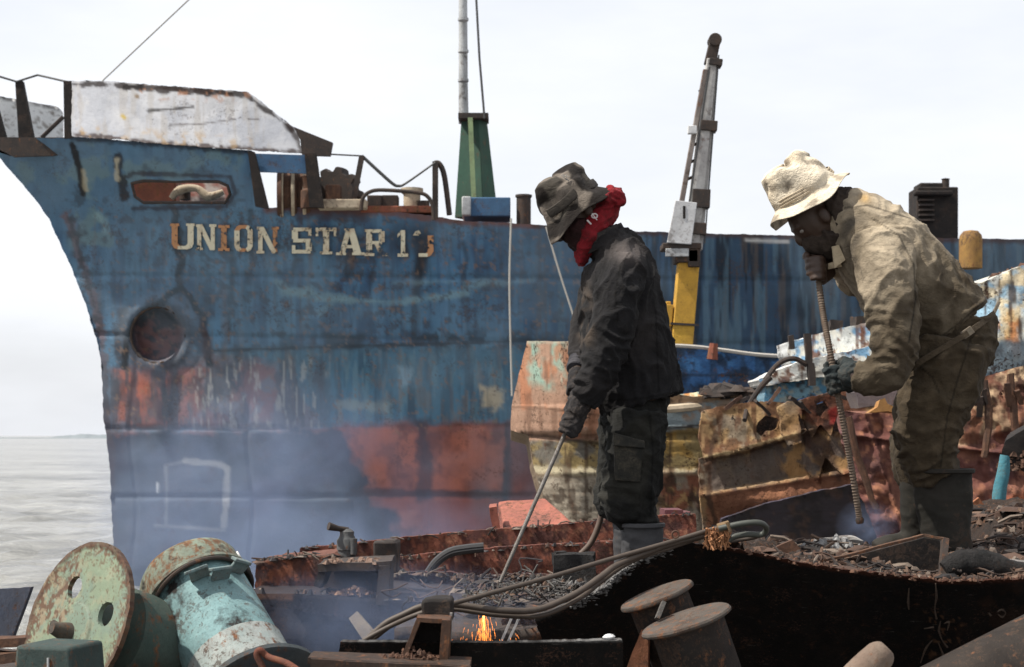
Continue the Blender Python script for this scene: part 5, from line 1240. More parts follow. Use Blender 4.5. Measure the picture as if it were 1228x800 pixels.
b = MB(); b.tube([C2, C2 + n1 * .03, C2 + n1 * .075], [.036, .03, .018], 14); b.tube([C2 + n1 * .03, C2 + n1 * .05 + v1 * .02 + u1 * -.045], [.018, .012], 10); b.build('shaft_stub', mat_weather('greasy_steel', (.05, .048, .045), (.09, .075, .06), .35, 18), wn1, jit=.006)
bh = thing('bearing_box', 'dark green bearing box standing in front of the pale green flange disc', 'bearing box', P(70, 900, 5.25))
b = MB(); R = Matrix.Rotation(math.radians(-18), 3, 'Z')
c0 = P(72, 860, 5.25); w0, w1, dd = .135, .095, .10
q = lambda w_, z: [c0 + R @ Vector((sx * w_, sy * dd, z)) for sx, sy in ((-1, -1), (1, -1), (1, 1), (-1, 1))]
b.hexa(q(w0, -.2), q(w1, .235)); b.build('housing', mat_weather('dark_green_paint', (.03, .05, .048), (.045, .065, .06), .35, 9), bh, bevel=.012)
b = MB(); b.hexa(q(w1 * .5, .12), [p + R @ Vector((0, -.0, 0)) for p in q(w1 * .45, .236)]); 
b = MB(); b.tube([c0 + R @ Vector((.03, -dd - .004, -.1)), c0 + R @ Vector((.025, -dd * 1.0 - .004, .2))], .004, 6); b.build('weld_seam', M['greypaint'], bh)
# second winch drum
wn2 = thing('winch_drum', 'pale turquoise winch drum with a dark cable around it and a big shaded end flange', 'winch', P(270, 880, 5.9))
A2 = P(226, 690, 6.1); a2 = Vector((.50, -.58, -.64)).normalized()
b = MB(); b.lathe(A2, a2, [(0.086, -0.0301), (0.1548, -0.0258), (0.184, -0.01032), (0.1909, 0.0086), (0.1909, 0.0903)], 64, cap1=False)
b.v = [tuple(Vector(v) + mn.noise_vector(Vector(v) * 9) * .006) for v in b.v]
cap = b.build('end_cap', mat_weather('green_cap_paint', (.17, .21, .165), (.20, .22, .17), .6, 9, rc=((.10, .045, .022), (.2, .11, .06)), soot=.28), wn2)
b = MB(); b.lathe(A2, a2, [(0.1875, 0.086), (0.203, 0.09116), (0.2047, 0.1049), (0.1909, 0.1118)], 64, cap0=False, cap1=False); b.build('cap_rim', mat_weather('rim_paint', (.22, .27, .22), (.10, .09, .07), .45, 12), wn2)
b = MB(); b.lathe(A2, a2, [(0.1763, 0.1032), (0.1763, 0.42)], 64, cap0=False, cap1=False)
bar = b.build('barrel', mat_weather('turquoise_paint', (.20, .32, .325), (.155, .265, .275), .28, 8, rough=.55, soot=.28), wn2)
b = MB(); b.lathe(A2, a2, [(0.1677, 0.415), (0.1815, 0.42), (0.180, 0.56), (0.172, 0.565)], 64); b.build('sleeve', mat_weather('chalky_green_white', (.27, .32, .31), (.34, .34, .32), .42, 9, soot=.28), wn2)
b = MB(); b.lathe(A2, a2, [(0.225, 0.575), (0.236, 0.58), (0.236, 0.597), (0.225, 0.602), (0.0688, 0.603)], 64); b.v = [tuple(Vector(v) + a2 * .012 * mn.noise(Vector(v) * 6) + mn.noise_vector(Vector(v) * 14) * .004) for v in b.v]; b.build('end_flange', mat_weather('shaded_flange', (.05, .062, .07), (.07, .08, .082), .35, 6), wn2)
mat_lug = mat_weather('lug_paint', (.15, .22, .225), (.19, .22, .21), .35, 20)
# lug and hook plates on the barrel
ref = Vector((0, 0, 1)); up2 = (ref - a2 * ref.dot(a2)).normalized(); sd2 = a2.cross(up2)
def onbar(h, ang, r=.205 * .86): return A2 + a2 * h + (up2 * math.cos(ang) + sd2 * math.sin(ang)) * r
for (h, an) in ((.165, -.30), (.20, .15), (.17, .5)):
    o_ = onbar(h, an); nrm = (o_ - (A2 + a2 * h)).normalized()
    b = MB(); b.bar(o_, o_ + nrm * .055, .012, .07, a2.cross(nrm)); b.bar(o_ + nrm * .052 - a2.cross(nrm) * .03, o_ + nrm * .056 + a2.cross(nrm) * .05, .012, .03); b.build('lug', mat_lug, bar, bevel=.003)
b = MB(); b.tube([onbar(.116, a, .196 + .008 * math.sin(a * 3)) for a in np.linspace(-2.4, 1.6, 40)], .008, 8); b.build('cable', M['darkiron'], wn2)
for cc, rr in ((onbar(.04, -.9, .193), .024),):
    nrm = (cc - (A2 + a2 * .04)).normalized()
    b = MB(); b.lathe(cc, nrm, [(rr * .9, -.01), (rr, .003), (rr * .5, .004)], 20); b.build('plug', M['white'], cap)
# stray plates by the left edge
b = MB(); flat([(-60, 712), (0, 706), (36, 705), (12, 772), (-60, 790)], 6.3, .04, b); tag(b.build('slate_plate', mat_weather('slate_paint', (.07, .085, .12), (.1, .105, .13), .3, 8), None, P(0, 790, 6.3), jit=.01, sub=4), 'slate blue torn plate at the left edge behind the green flange disc', 'scrap plate')
b = MB(); b.bar(P(-60, 775, 5.9), P(40, 768, 5.9), .03, .1); b.bar(P(-60, 792, 5.85), P(36, 786, 5.85), .03, .1); tag(b.build('rust_bar', M['rust'], None, P(-10, 792, 5.9), jit=.01, sub=6), 'pair of welded rusty bars at the left edge below the slate blue plate', 'scrap bar')
b = MB(); b.bar(P(160, 748, 6.5), P(196, 742, 6.5), .05, .2); tag(b.build('rust_scrap', M['rust'], None, P(180, 756, 6.5), jit=.012, sub=4), 'rusty scrap piece wedged between the two winch drums', 'scrap')

# scattered burnt bits over the platform, girders and deck between the hoses
rng = random.Random(91); b = MB(); dc = [(.03, .026, .025), (.06, .038, .03), (.09, .055, .04), (.14, .11, .09), (.02, .019, .019), (.045, .04, .042)]
def bit(x, y, Yv, r):
    c = P(x, y, Yv); c0 = rng.choice(dc)
    if rng.random() < .2:
        d = Vector((rng.gauss(0, 1), rng.gauss(0, .5), rng.gauss(0, .4))).normalized() * r * 2.6
        b.tube([c - d, c + Vector((0, 0, r * .5)), c + d], [r * .25, r * .3, r * .2], 5, col=c0)
    elif rng.random() < .12: b.chip(c, r * 2.6, c0, flat=.2, rng=rng)
    else: b.chip(c, r, c0, flat=.9, rng=rng)
for k in range(26):
    x = rng.uniform(470, 740); y = rng.uniform(688, 722); Yv = rng.uniform(6.2, 6.9); pp = []
    for q_ in range(6): pp.append(P(x, y, Yv)); x += rng.gauss(6, 9); y += rng.gauss(0, 5); Yv += rng.gauss(0, .03)
    b.tube(pp, .003, 5, smooth=3, col=rng.choice(dc))
for k in range(160): x = rng.uniform(300, 600); bit(x, np.interp(x, [296, 352, 420, 515, 600], [711, 711, 715, 722, 726]) - rng.random() * 2, rng.uniform(6.5, 6.9), rng.uniform(.006, .02))
for k in range(120): x = rng.uniform(306, 412); bit(x, np.interp(x, [306, 330, 365, 412], [674, 670, 666, 668]) + rng.random() * 2, rng.uniform(6.86, 7.1), rng.uniform(.006, .018))
for k in range(150): x = rng.uniform(455, 690); bit(x, np.interp(x, [455, 480, 570, 690], [699, 686, 691, 690]) + rng.random() * 2, rng.uniform(7.36, 7.46), rng.uniform(.006, .02))
for k in range(150): x = rng.uniform(470, 800); bit(x, np.interp(x, [470, 620, 800], [669, 655, 645]) + rng.random() * 3, rng.uniform(8.18, 8.26), rng.uniform(.006, .016))
for k in range(130): x = rng.uniform(359, 830); bit(x, np.interp(x, [359, 560, 760, 835], [657, 637, 620, 616]) + rng.random() * 3, rng.uniform(8.98, 9.06), rng.uniform(.006, .016))
for k in range(260): x = rng.uniform(540, 760); bit(x, rng.uniform(692, 724), rng.uniform(6.2, 7.2), rng.uniform(.008, .024))
tag(b.build('burnt_bits', mch, None, P(500, 715, 6.8), angle=25), kind='stuff')
# ---------------------------------------------------------------- sparks and smoke
rng = random.Random(77); b = MB(); core = MB()
for k in range(210):
    y = 737 + 36 * rng.random() ** .9; sp_ = 3 + (y - 737) * .5
    x = 580 + rng.gauss(0, 1) * sp_ * (.34 if k % 3 else 1.1); Yv = 5.75 + rng.gauss(0, .03)
    a = P(x, y, Yv); d = (a - P(580, 722, 5.75)).normalized() * rng.uniform(.003, .016)
    d = d + Vector((0, 0, -rng.uniform(.004, .018)))
    b.tube([a, a + d], [.0005, .00015], 3, caps=False)
tag(b.build('sparks', mat_emit('hot_sparks', (1., .28, .05), 2.4), None, P(580, 770, 5.75)), kind='stuff')
core.tube([P(580, 734, 5.75), P(580, 745, 5.75), P(581, 756, 5.75)], [.0045, .003, .0008], 8)
tag(core.build('molten_stream', mat_emit('molten_steel', (1., .42, .10), 4.5), None, P(580, 770, 5.75)), 'short glowing stream of molten steel at the top of the spark shower', 'sparks')
def smoke(name, c, radii, dens, scale, th, soft, colr=(.42, .53, .80)):
    b = MB(); vs = []; n, m_ = 24, 14
    prof = [(max(1e-3, math.sin(math.pi * i / m_)), -math.cos(math.pi * i / m_)) for i in range(m_ + 1)]
    c = Vector(c)
    b.lathe((0, 0, 0), (0, 0, 1), prof, n)
    b.v = [tuple(c + Vector((v[0] * radii[0], v[1] * radii[1], v[2] * radii[2]))) for v in b.v]
    o = b.build(name, mat_smoke(name + '_air', colr, dens, scale, th, soft, c, radii), None, c)
    return tag(o, kind='stuff')
if SMOKE:
    smoke('smoke', P(300, 590, 22), (2.9, 3.4, 1.9), .25, .62, .42, .24)
    smoke('smoke', P(230, 690, 13), (1.3, 2.4, .8), .22, .9, .44, .24)
    smoke('smoke', P(480, 680, 10.5), (1.3, 1.8, .5), .60, 1.2, .44, .24)
    smoke('smoke', P(470, 745, 6.15), (.6, .5, .25), 1.6, 3., .36, .4)
    smoke('smoke', P(1040, 630, 8.3), (.16, .3, .14), 2.4, 7., .42, .3)
# ================================================================ the two cutters
YW = 6.3
def W(px, py, dY, a, b_):
    """a body station: centre in the picture plane of the worker, half width in pixels, half depth in metres"""
    return (P(px, py, YW + dY), a / F * (YW + dY), b_)

def loft(chain, n=22, k=5):
    pts = [c for c, a, b_ in chain]
    A = [a for c, a, b_ in chain]; B = [b_ for c, a, b_ in chain]
    p2, A2_ = crom(pts, A, k); _, B2 = crom(pts, B, k)
    vs = []; fs = []
    m = len(p2)
    for i in range(m):
        t = p2[min(i + 1, m - 1)] - p2[max(i - 1, 0)]
        t.normalize()
        u = t.cross(YDIR)
        if u.length < .2: u = t.cross(Vector((0, 0, 1)))
        u.normalize(); w_ = u.cross(t)
        for j in range(n):
            g = 2 * math.pi * j / n
            ca, sa = math.cos(g), math.sin(g)
            vs.append(p2[i] + u * ca * A2_[i] + w_ * sa * B2[i])
    for i in range(m - 1):
        for j in range(n):
            j2 = (j + 1) % n
            fs.append((i * n + j, i * n + j2, (i + 1) * n + j2, (i + 1) * n + j))
    o = len(vs)
    vs.append(p2[0]); vs.append(p2[-1])
    for j in range(n):
        j2 = (j + 1) % n
        fs.append((o, j2, j)); fs.append((o + 1, (m - 1) * n + j, (m - 1) * n + j2))
    return vs, fs

def tubechain(pts, rr, k=4, n=10):
    return loft([(Vector(p), r, r) for p, r in zip(pts, rr)], n, k)

def ellips(c, r, ax=None, n=16, m=12):
    """ellipsoid, r = (x, y, z), ax = rotation matrix"""
    vs = []; fs = []
    R = ax or Matrix.Identity(3)
    for i in range(1, m):
        ph = math.pi * i / m
        for j in range(n):
            th = 2 * math.pi * j / n
            vs.append(Vector(c) + R @ Vector((r[0] * math.sin(ph) * math.cos(th), r[1] * math.sin(ph) * math.sin(th), r[2] * math.cos(ph))))
    for i in range(m - 2):
        for j in range(n):
            j2 = (j + 1) % n
            fs.append((i * n + j, (i + 1) * n + j, (i + 1) * n + j2, i * n + j2))
    o = len(vs); vs += [Vector(c) + R @ Vector((0, 0, r[2])), Vector(c) - R @ Vector((0, 0, r[2]))]
    for j in range(n):
        j2 = (j + 1) % n
        fs.append((o, j, j2)); fs.append((o + 1, (m - 2) * n + j2, (m - 2) * n + j))
    return vs, fs

def fuse(name, pieces, voxel, mat, parent=None, smooth=4, folds=(), wr=0., ws=14., colf=None, loc=None, stretch=(1, 1, 1)):
    """grow one continuous surface over overlapping pieces, smooth it, then work creases into it"""
    vs = []; fs = []
    for v, f in pieces:
        o = len(vs); vs += [tuple(x) for x in v]; fs += [tuple(i + o for i in q) for q in f]
    me = D.meshes.new(name + '_raw'); me.from_pydata(vs, [], fs)
    bm = bmesh.new(); bm.from_mesh(me); bmesh.ops.recalc_face_normals(bm, faces=bm.faces); bm.to_mesh(me); bm.free()
    ob = D.objects.new(name + '_raw', me); COL.objects.link(ob)
    r = ob.modifiers.new('r', 'REMESH'); r.mode = 'VOXEL'; r.voxel_size = voxel; r.use_smooth_shade = True
    if smooth:
        s_ = ob.modifiers.new('s', 'SMOOTH'); s_.iterations = smooth; s_.factor = .5
    dg = bpy.context.evaluated_depsgraph_get(); dg.update()
    m2 = D.meshes.new_from_object(ob.evaluated_get(dg)); m2.name = name
    D.objects.remove(ob); D.meshes.remove(me)
    n = len(m2.vertices)
    co = np.zeros(n * 3, np.float32); m2.vertices.foreach_get('co', co); co = co.reshape(-1, 3).astype(float)
    no = np.zeros(n * 3, np.float32); m2.vertex_normals.foreach_get('vector', no); no = no.reshape(-1, 3).astype(float)
    d = np.zeros(n)
    if wr:
        S_ = Vector(stretch)
        for i in range(n):
            p = Vector(co[i]); q = Vector((p.x * S_.x, p.y * S_.y, p.z * S_.z)) * ws
            q += mn.noise_vector(p * 5) * .9
            v = mn.noise(q)
            v2 = mn.noise(q * 2.6 + Vector((9, 4, 2)))
            d[i] += wr * 2.2 * (max(0, 1 - 3.0 * abs(v)) ** 1.6 - .3) + wr * .8 * (max(0, 1 - 3.0 * abs(v2)) ** 1.5 - .3)
    for c, R_, dr, lam, amp in folds:
        c = np.array(c); dr = np.array(Vector(dr).normalized())
        rel = co - c; dist = np.linalg.norm(rel, axis=1); w_ = np.exp(-(dist / R_) ** 2)
        wob = np.array([mn.noise(Vector(x) * 9) if ww > .02 else 0 for x, ww in zip(co, w_)])
        ph = rel @ dr / lam * 2 * np.pi + wob * 7
        am = np.array([.45 + 1.3 * mn.noise(Vector(x) * 13 + Vector((5, 2, 1))) if ww > .02 else 0 for x, ww in zip(co, w_)])
        d += amp * w_ * np.clip(am, 0, 1.1) * (1 - 1.6 * np.abs(np.sin(ph / 2)))
    co += no * d[:, None]
    px = CX + co[:, 0] / co[:, 1] * F; py = CY - (co[:, 2] - ZC) / co[:, 1] * F
    if colf is not None:
        cc = colf(px, py, co, no)
        at = m2.color_attributes.new('Col', 'FLOAT_COLOR', 'POINT')
        c4 = np.ones((n, 4), np.float32); c4[:, :3] = cc; at.data.foreach_set('color', c4.ravel())
    b_ = BASE[parent.name] if parent is not None else (Vector(loc) if loc is not None else Vector((0, 0, 0)))
    co -= np.array(b_)
    m2.vertices.foreach_set('co', co.astype(np.float32).ravel())
    m2.polygons.foreach_set('use_smooth', np.full(len(m2.polygons), True))
    m2.materials.clear(); m2.materials.append(mat); m2.update()
    return link(D.objects.new(name, m2), parent, loc)

def grip(wrist, bar, u, p, rbar, s=1.0, flip=1, thick=1.0, spread=.021):
    """hand closed round a bar: wrist point, bar point at the palm, bar direction u (index finger side), p from the bar to the palm"""
    u = u.normalized(); p = (p - u * p.dot(u)).normalized(); q = u.cross(p) * flip
    rf = [.0100, .0105, .0100, .0088]
    L = [1.0, 1.06, 1.0, .85]
    out = []
    kn = []
    for i in range(4):
        off = (1.5 - i) * spread * s
        c = bar + u * off; r = rf[i] * s * thick; R = rbar + r * 1.02
        k0 = c + p * (R + .012 * s) - q * .012 * s; kn.append(k0)
        pts = [wrist + (k0 - wrist) * .35 + u * off * .15, wrist + (k0 - wrist) * .75, k0]
        rad = [.019 * s * thick, .0155 * s * thick, r * 1.22]
        for ang, sc in ((35, 1.12), (90, 1.08), (140, 1.03), (190 * L[i], 1.0), (225 * L[i], 1.0)):
            a = math.radians(ang)
            pts.append(c + (p * math.cos(a) + q * math.sin(a)) * R * sc); rad.append(r * (1.0 if ang < 150 else .88))
        out.append(tubechain(pts, rad, 4, 10))
    c = bar + u * 2.4 * spread * s; r = .0118 * s * thick; R = rbar + r
    base = wrist + (kn[0] - wrist) * .38 + u * .018 * s
    out.append(tubechain([wrist + (kn[0] - wrist) * .12, base, base * .35 + (c + p * (R + .01)) * .65 + u * .006, c + p * R * .6 - q * R * .8, c - p * R * .5 - q * R * .95, c - p * R - q * R * .1], [.021 * s * thick, .018 * s * thick, r * 1.15, r * 1.05, r, r * .85], 4, 10))
    return out

def hatmesh(name, C, ax, fwd, prof, mat, parent, wob, colf=None, thick=.004, n=72):
    """soft hat turned about its axis; prof (radius, height); wob bends it"""
    ax = ax.normalized(); fwd = (fwd - ax * fwd.dot(ax)).normalized(); sd = ax.cross(fwd)
    vs = []; fs = []; m = len(prof)
    for i, (r, h) in enumerate(prof):
        for k in range(n):
            a = 2 * math.pi * k / n
            rr, hh = wob(r, h, a, i / (m - 1))
            vs.append(C + ax * hh + (fwd * math.cos(a) + sd * math.sin(a)) * rr)
    for i in range(m - 1):
        for k in range(n):
            k2 = (k + 1) % n; fs.append((i * n + k, i * n + k2, (i + 1) * n + k2, (i + 1) * n + k))
    fs.append(tuple((m - 1) * n + k for k in range(n)))
    V = np.array(vs); px = CX + V[:, 0] / V[:, 1] * F; py = CY - (V[:, 2] - ZC) / V[:, 1] * F
    cols = colf(px, py, V) if colf is not None else None
    b_ = BASE[parent.name]
    me = D.meshes.new(name); me.from_pydata([Vector(v) - b_ for v in vs], [], fs)
    if cols is not None:
        at = me.color_attributes.new('Col', 'FLOAT_COLOR', 'POINT'); c4 = np.ones((len(V), 4), np.float32); c4[:, :3] = cols; at.data.foreach_set('color', c4.ravel())
    me.polygons.foreach_set('use_smooth', np.full(len(me.polygons), True)); me.materials.append(mat)
    o = link(D.objects.new(name, me), parent)
    s_ = o.modifiers.new('t', 'SOLIDIFY'); s_.thickness = thick; s_.offset = 0
    ss = o.modifiers.new('s', 'SUBSURF'); ss.levels = 1; ss.render_levels = 1
    return o
def dense(prof, k=6):
    out = []
    for (r0, h0), (r1, h1) in zip(prof[:-1], prof[1:]):
        for j in range(k): out.append((r0 + (r1 - r0) * j / k, h0 + (h1 - h0) * j / k))
    return out + [prof[-1]]

skin = mat_plain('brown_skin', (.042, .024, .016), .5, scale=45, vary=.2)
rub = mat_weather('grey_rubber', (.065, .065, .069), (.045, .045, .048), .06, 8, rough=.6, rc=((.1, .085, .07), (.13, .11, .1)), bump=.15, spec=.2)
rub2 = mat_weather('olive_rubber', (.017, .0165, .014), (.026, .024, .02), .06, 8, rough=.75, rc=((.04, .034, .025), (.07, .056, .04)), bump=.2, spec=.12)
mv = mat_cloth('work_cloth', None, None, vcol=True, scale=16, bump=.45)
glovem = mat_cloth('glove_cloth', (.016, .015, .016), (.034, .03, .03), (.07, .055, .045), 22)
L3 = lambda c: np.array(c, float)
def nz(co, s, sd=0):
    return np.array([mn.noise(Vector(c) * s + Vector((sd, sd * .7, 3))) for c in co])

def seams(px, py, no, c, lines, dark=.35, w=1.1):
    f = sstep(.1, -.25, no[:, 1]) if False else (no[:, 1] < -.1).astype(float)
    m = np.zeros(len(px))
    for pts in lines: m = np.maximum(m, 1 - sstep(w * .5, w * 1.3, ldist(pts, px, py)))
    return c * (1 - ((1 - dark) * m * f))[:, None]
# ---------------------------------------------------------------- worker one: dark jacket, camouflage hat, red scarf
b1 = P(757, 734, YW)
tors = [W(722, 286, 0, 17, .07), W(737, 302, 0, 33, .135), W(743, 326, 0, 43, .20), W(746, 370, 0, 50, .20), W(752, 420, 0, 56, .185), W(763, 458, 0, 53, .18), W(771, 484, 0, 49, .185)]
slN = [W(752, 318, -.14, 24, .08), W(742, 350, -.20, 27, .08), W(732, 395, -.235, 27, .075), W(723, 432, -.25, 25, .068), W(712, 460, -.25, 21, .06), W(701, 482, -.235, 17, .05)]
slF = [W(734, 322, .14, 24, .08), W(716, 355, .2, 24, .075), W(705, 395, .2, 20, .068), W(698, 425, .12, 15, .055), W(694, 441, .04, 12, .045)]
pelv = [W(762, 462, 0, 40, .165), W(762, 490, 0, 39, .168), W(758, 515, 0, 38, .165)]
lgN = [W(766, 495, -.09, 33, .10), W(762, 535, -.10, 34, .10), W(758, 570, -.10, 36, .10), W(755, 597, -.10, 36, .098), W(761, 612, -.10, 30, .085), W(768, 624, -.10, 23, .062), W(770, 636, -.10, 20, .05)]
lgF = [W(750, 500, .09, 30, .10), W(744, 540, .11, 27, .10), W(740, 575, .12, 26, .095), W(738, 600, .12, 24, .09), W(743, 613, .12, 18, .07), W(749, 624, .12, 13, .05), W(752, 636, .12, 11, .045)]
thin = lambda ch, k: [(c, a * k, b_ * k) for c, a, b_ in ch]
headR = Matrix.Rotation(math.radians(-28), 3, 'Y')
headc = P(697, 250, YW)
torch_u = (P(597, 705, 6.05) - P(680, 516, 6.1)).normalized()
gr1 = P(683, 508, 6.09); gr2 = P(687, 492, 6.13)
body1 = [loft(thin(tors, .84)), loft(thin(slN, .7) + [(P(694, 494, 6.08), .024, .02), (P(688, 502, 6.08), .022, .02)]), loft(thin(slF, .7) + [(P(692, 455, 6.28), .022, .02)]), loft(thin(pelv, .86)),
         loft(thin(lgN, .72) + [W(772, 690, -.10, 15, .045), W(772, 722, -.10, 14, .045), W(745, 730, -.10, 7, .04)]), loft(thin(lgF, .72) + [W(750, 690, .12, 14, .045), W(750, 722, .12, 14, .045), W(725, 730, .12, 7, .04)]),
         tubechain([P(728, 292, YW), P(716, 276, YW), P(704, 262, YW)], [.062, .058, .06]), ellips(headc, (.098, .076, .112), headR), ellips(headc + headR @ Vector((-.035, 0, -.075)), (.055, .055, .055), headR), ellips(headc + headR @ Vector((-.104, 0, -.03)), (.018, .014, .026), headR),
         ellips(headc + headR @ Vector((.012, -.078, -.02)), (.02, .012, .032), headR), ellips(headc + headR @ Vector((.012, .078, -.02)), (.02, .012, .032), headR)]
p1 = fuse('person', body1, .007, skin, None, 3, loc=b1)
tag(p1, 'standing worker in dark jacket, camouflage bucket hat and red scarf, bowed over a cutting torch', 'person', 'ship breaking workers')
def cj1(px, py, co, no):
    n = nz(co, 7, 1); n2 = nz(co, 22, 2)
    c = np.ones((len(px), 3)) * L3((.0105, .010, .0108)) * (1 + .35 * n2)[:, None]
    m = np.exp(-(((px - 752) / 18) ** 2 + ((py - 302) / 12) ** 2)) * .9 + .15 * np.clip(n, 0, 1)  # lit shoulder painted into the cloth as a grey patch, over faint mottling
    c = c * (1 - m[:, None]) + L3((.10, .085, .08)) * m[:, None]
    m = np.exp(-(((px - 702) / 9) ** 2 + ((py - 398) / 16) ** 2)) + .7 * np.exp(-(((px - 703) / 7) ** 2 + ((py - 362) / 20) ** 2)); m = np.clip(m * sstep(-.25, .3, n2 + .5 * n), 0, .8)  # tan patches paint the light on the folds down his front
    c = c * (1 - m[:, None]) + L3((.075, .056, .042)) * m[:, None]
    m = .5 * sstep(.1, .4, n) * sstep(330, 470, py) * sstep(740, 800, px)
    c = c * (1 - m[:, None]) + L3((.04, .034, .032)) * m[:, None]
    return seams(px, py, no, c, [[(757, 300), (744, 318), (738, 350), (741, 385)], [(722, 481), (770, 478), (819, 469)], [(775, 306), (786, 360), (790, 470)]])
fj = [(P(722, 440, 6.0), .12, (.4, 0, 1), .045, .016), (P(735, 395, 6.05), .13, (.5, 0, 1), .06, .008), (P(705, 380, 6.2), .14, (.2, 0, 1), .05, .010), (P(700, 470, 6.05), .07, (-.3, 0, 1), .03, .007), (P(770, 400, 6.1), .22, (.9, .1, .45), .11, .007), (P(745, 330, 6.1), .12, (1, 0, -.5), .05, .006), (P(790, 455, 6.1), .16, (1, 0, .2), .07, .008)]
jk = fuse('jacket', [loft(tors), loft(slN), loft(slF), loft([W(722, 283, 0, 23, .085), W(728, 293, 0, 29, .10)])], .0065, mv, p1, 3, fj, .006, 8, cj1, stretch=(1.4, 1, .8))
# collar, hem band, pocket flap, cuff
b = MB(); rg = []
cl_ax = (P(716, 276, YW) - P(730, 298, YW)).normalized()
def wcol(r, h, a, i): return (r * (1 + .06 * math.sin(2 * a + 1)), h + .012 * math.sin(a + 2))
b.lathe(P(727, 291, YW), cl_ax, [(.088, -.01), (.083, .02), (.084, .045), (.078, .046), (.076, .01)], 28, wcol, cap0=False, cap1=False); b.build('collar', mat_cloth('collar_cloth', (.016, .015, .016), (.03, .027, .026), (.06, .05, .045), 14), jk)
b = MB()
b.lathe(P(693, 437, YW + .05), (P(699, 422, YW + .1) - P(690, 448, YW)).normalized(), [(.036, -.035), (.039, -.03), (.037, -.022), (.040, -.015), (.037, -.006), (.041, .002), (.038, .01), (.042, .018), (.039, .026), (.041, .034)], 20); b.build('knit_cuff', mat_cloth('knit_cloth', (.03, .03, .036), (.06, .058, .064), None, 20), jk)
def ct1(px, py, co, no):
    n = nz(co, 8, 4); n2 = nz(co, 24, 5)
    c = np.ones((len(px), 3)) * L3((.0115, .0115, .0105)) * (1 + .4 * n2)[:, None]
    m = .25 * sstep(.05, .4, n)
    c = c * (1 - m[:, None]) + L3((.04, .037, .028)) * m[:, None]
    return seams(px, py, no, c, [[(778, 490), (783, 540), (780, 620)]])
ft = [(P(740, 600, 6.2), .12, (.3, 0, 1), .045, .018), (P(760, 612, 6.15), .09, (.1, 0, 1), .035, .009), (P(765, 545, 6.15), .14, (.7, 0, 1), .07, .010), (P(730, 540, 6.2), .14, (-.5, 0, 1), .06, .008), (P(772, 500, 6.15), .1, (.8, 0, .6), .05, .007)]
tr = fuse('trousers', [loft(pelv), loft(lgN), loft(lgF)], .0065, mv, p1, 3, ft, .006, 8, ct1, stretch=(.9, 1, 1.3))
pk = mat_cloth('pocket_cloth', (.018, .018, .016), (.035, .032, .026), (.07, .06, .045), 20)
b = MB()
Yp = YW - .10 - .108
b.hexa([P(736, 519, Yp - .002), P(774, 528, Yp - .004), P(773, 537, Yp - .01), P(735, 535, Yp - .012)], [p + Vector((0, .03, 0)) for p in (P(736, 519, Yp), P(774, 528, Yp), P(773, 537, Yp), P(735, 535, Yp))]); b.build('pocket_flap', pk, tr, bevel=.004, jit=.004, sub=4)
b = MB(); b.hexa([P(736, 534, Yp), P(772, 537, Yp), P(768, 578, Yp + .004), P(738, 576, Yp + .002)], [p + Vector((0, .03, 0)) for p in (P(736, 534, Yp), P(772, 537, Yp), P(768, 578, Yp), P(738, 576, Yp))]); b.build('cargo_pocket', pk, tr, bevel=.006, jit=.006, sub=5)
def boot(parent, x, dY, y0, y1, w0, w1, toe, mat, tilt=0):
    sh = loft([W(x, y0, dY, w0, .066), W(x + tilt * .3, y0 + (y1 - y0) * .35, dY, w0 * .98, .064), W(x + tilt * .7, y0 + (y1 - y0) * .7, dY, w1, .056), W(x + tilt, y1 - 12, dY, w1, .052), W(x + tilt, y1 - 2, dY, w1, .05)])
    ft_ = loft([W(x + tilt + w1 * .55, y1 - 12, dY, 13, .044), W(x + tilt - 5, y1 - 13, dY, 14, .05), W(x + tilt - 40, y1 - 8, dY, 10, .052), W(x + tilt - toe, y1 - 6, dY, 7, .042)])
    fo = [(P(x, y0 + (y1 - y0) * .3, YW + dY), .09, (.25, 0, 1), .04, .004), (P(x + tilt, y0 + (y1 - y0) * .8, YW + dY), .06, (-.3, 0, 1), .03, .005)]
    o = fuse('rubber_boot', [sh, ft_], .007, mat, parent, 3, fo, .0015, 9)
    b = MB(); b.lathe(P(x, y0 + 1, YW + dY), (0, 0, 1), [(w0 / F * YW * 1.0, -.008), (w0 / F * YW * 1.045, -.004), (w0 / F * YW * 1.045, .008), (w0 / F * YW * .98, .010), (w0 / F * YW * .9, .004)], 32, lambda r, h, a, i: (r * (1 if abs(math.cos(a)) > .5 else 1), h), cap0=False, cap1=False); b.build('boot_rim', mat, o)
    b = MB(); b.hexa([P(x + tilt - toe - 6, y1 - 1, YW + dY - .052), P(x + tilt + w1, y1 - 1, YW + dY - .05), P(x + tilt + w1, y1 - 1, YW + dY + .05), P(x + tilt - toe - 6, y1 - 1, YW + dY + .052)], [P(x + tilt - toe - 6, y1 - 6, YW + dY - .052), P(x + tilt + w1, y1 - 6, YW + dY - .05), P(x + tilt + w1, y1 - 6, YW + dY + .05), P(x + tilt - toe - 6, y1 - 6, YW + dY + .052)]); b.build('sole', M['soot'], o, bevel=.004)
    return o
boot(p1, 770, -.10, 629, 738, 26, 20, 62, rub, 2); boot(p1, 752, .12, 629, 732, 17, 15, 55, rub, 0)
fuse('glove', grip(P(698, 482, 6.07), gr1, torch_u * -1, Vector((.75, -.62, .25)), .008, 1.05, -1, 1.25) + [tubechain([P(703, 474, 6.065), P(697, 484, 6.065), P(691, 496, 6.07)], [.043, .042, .036])], .005, glovem, p1, 2, (), .002, 30)
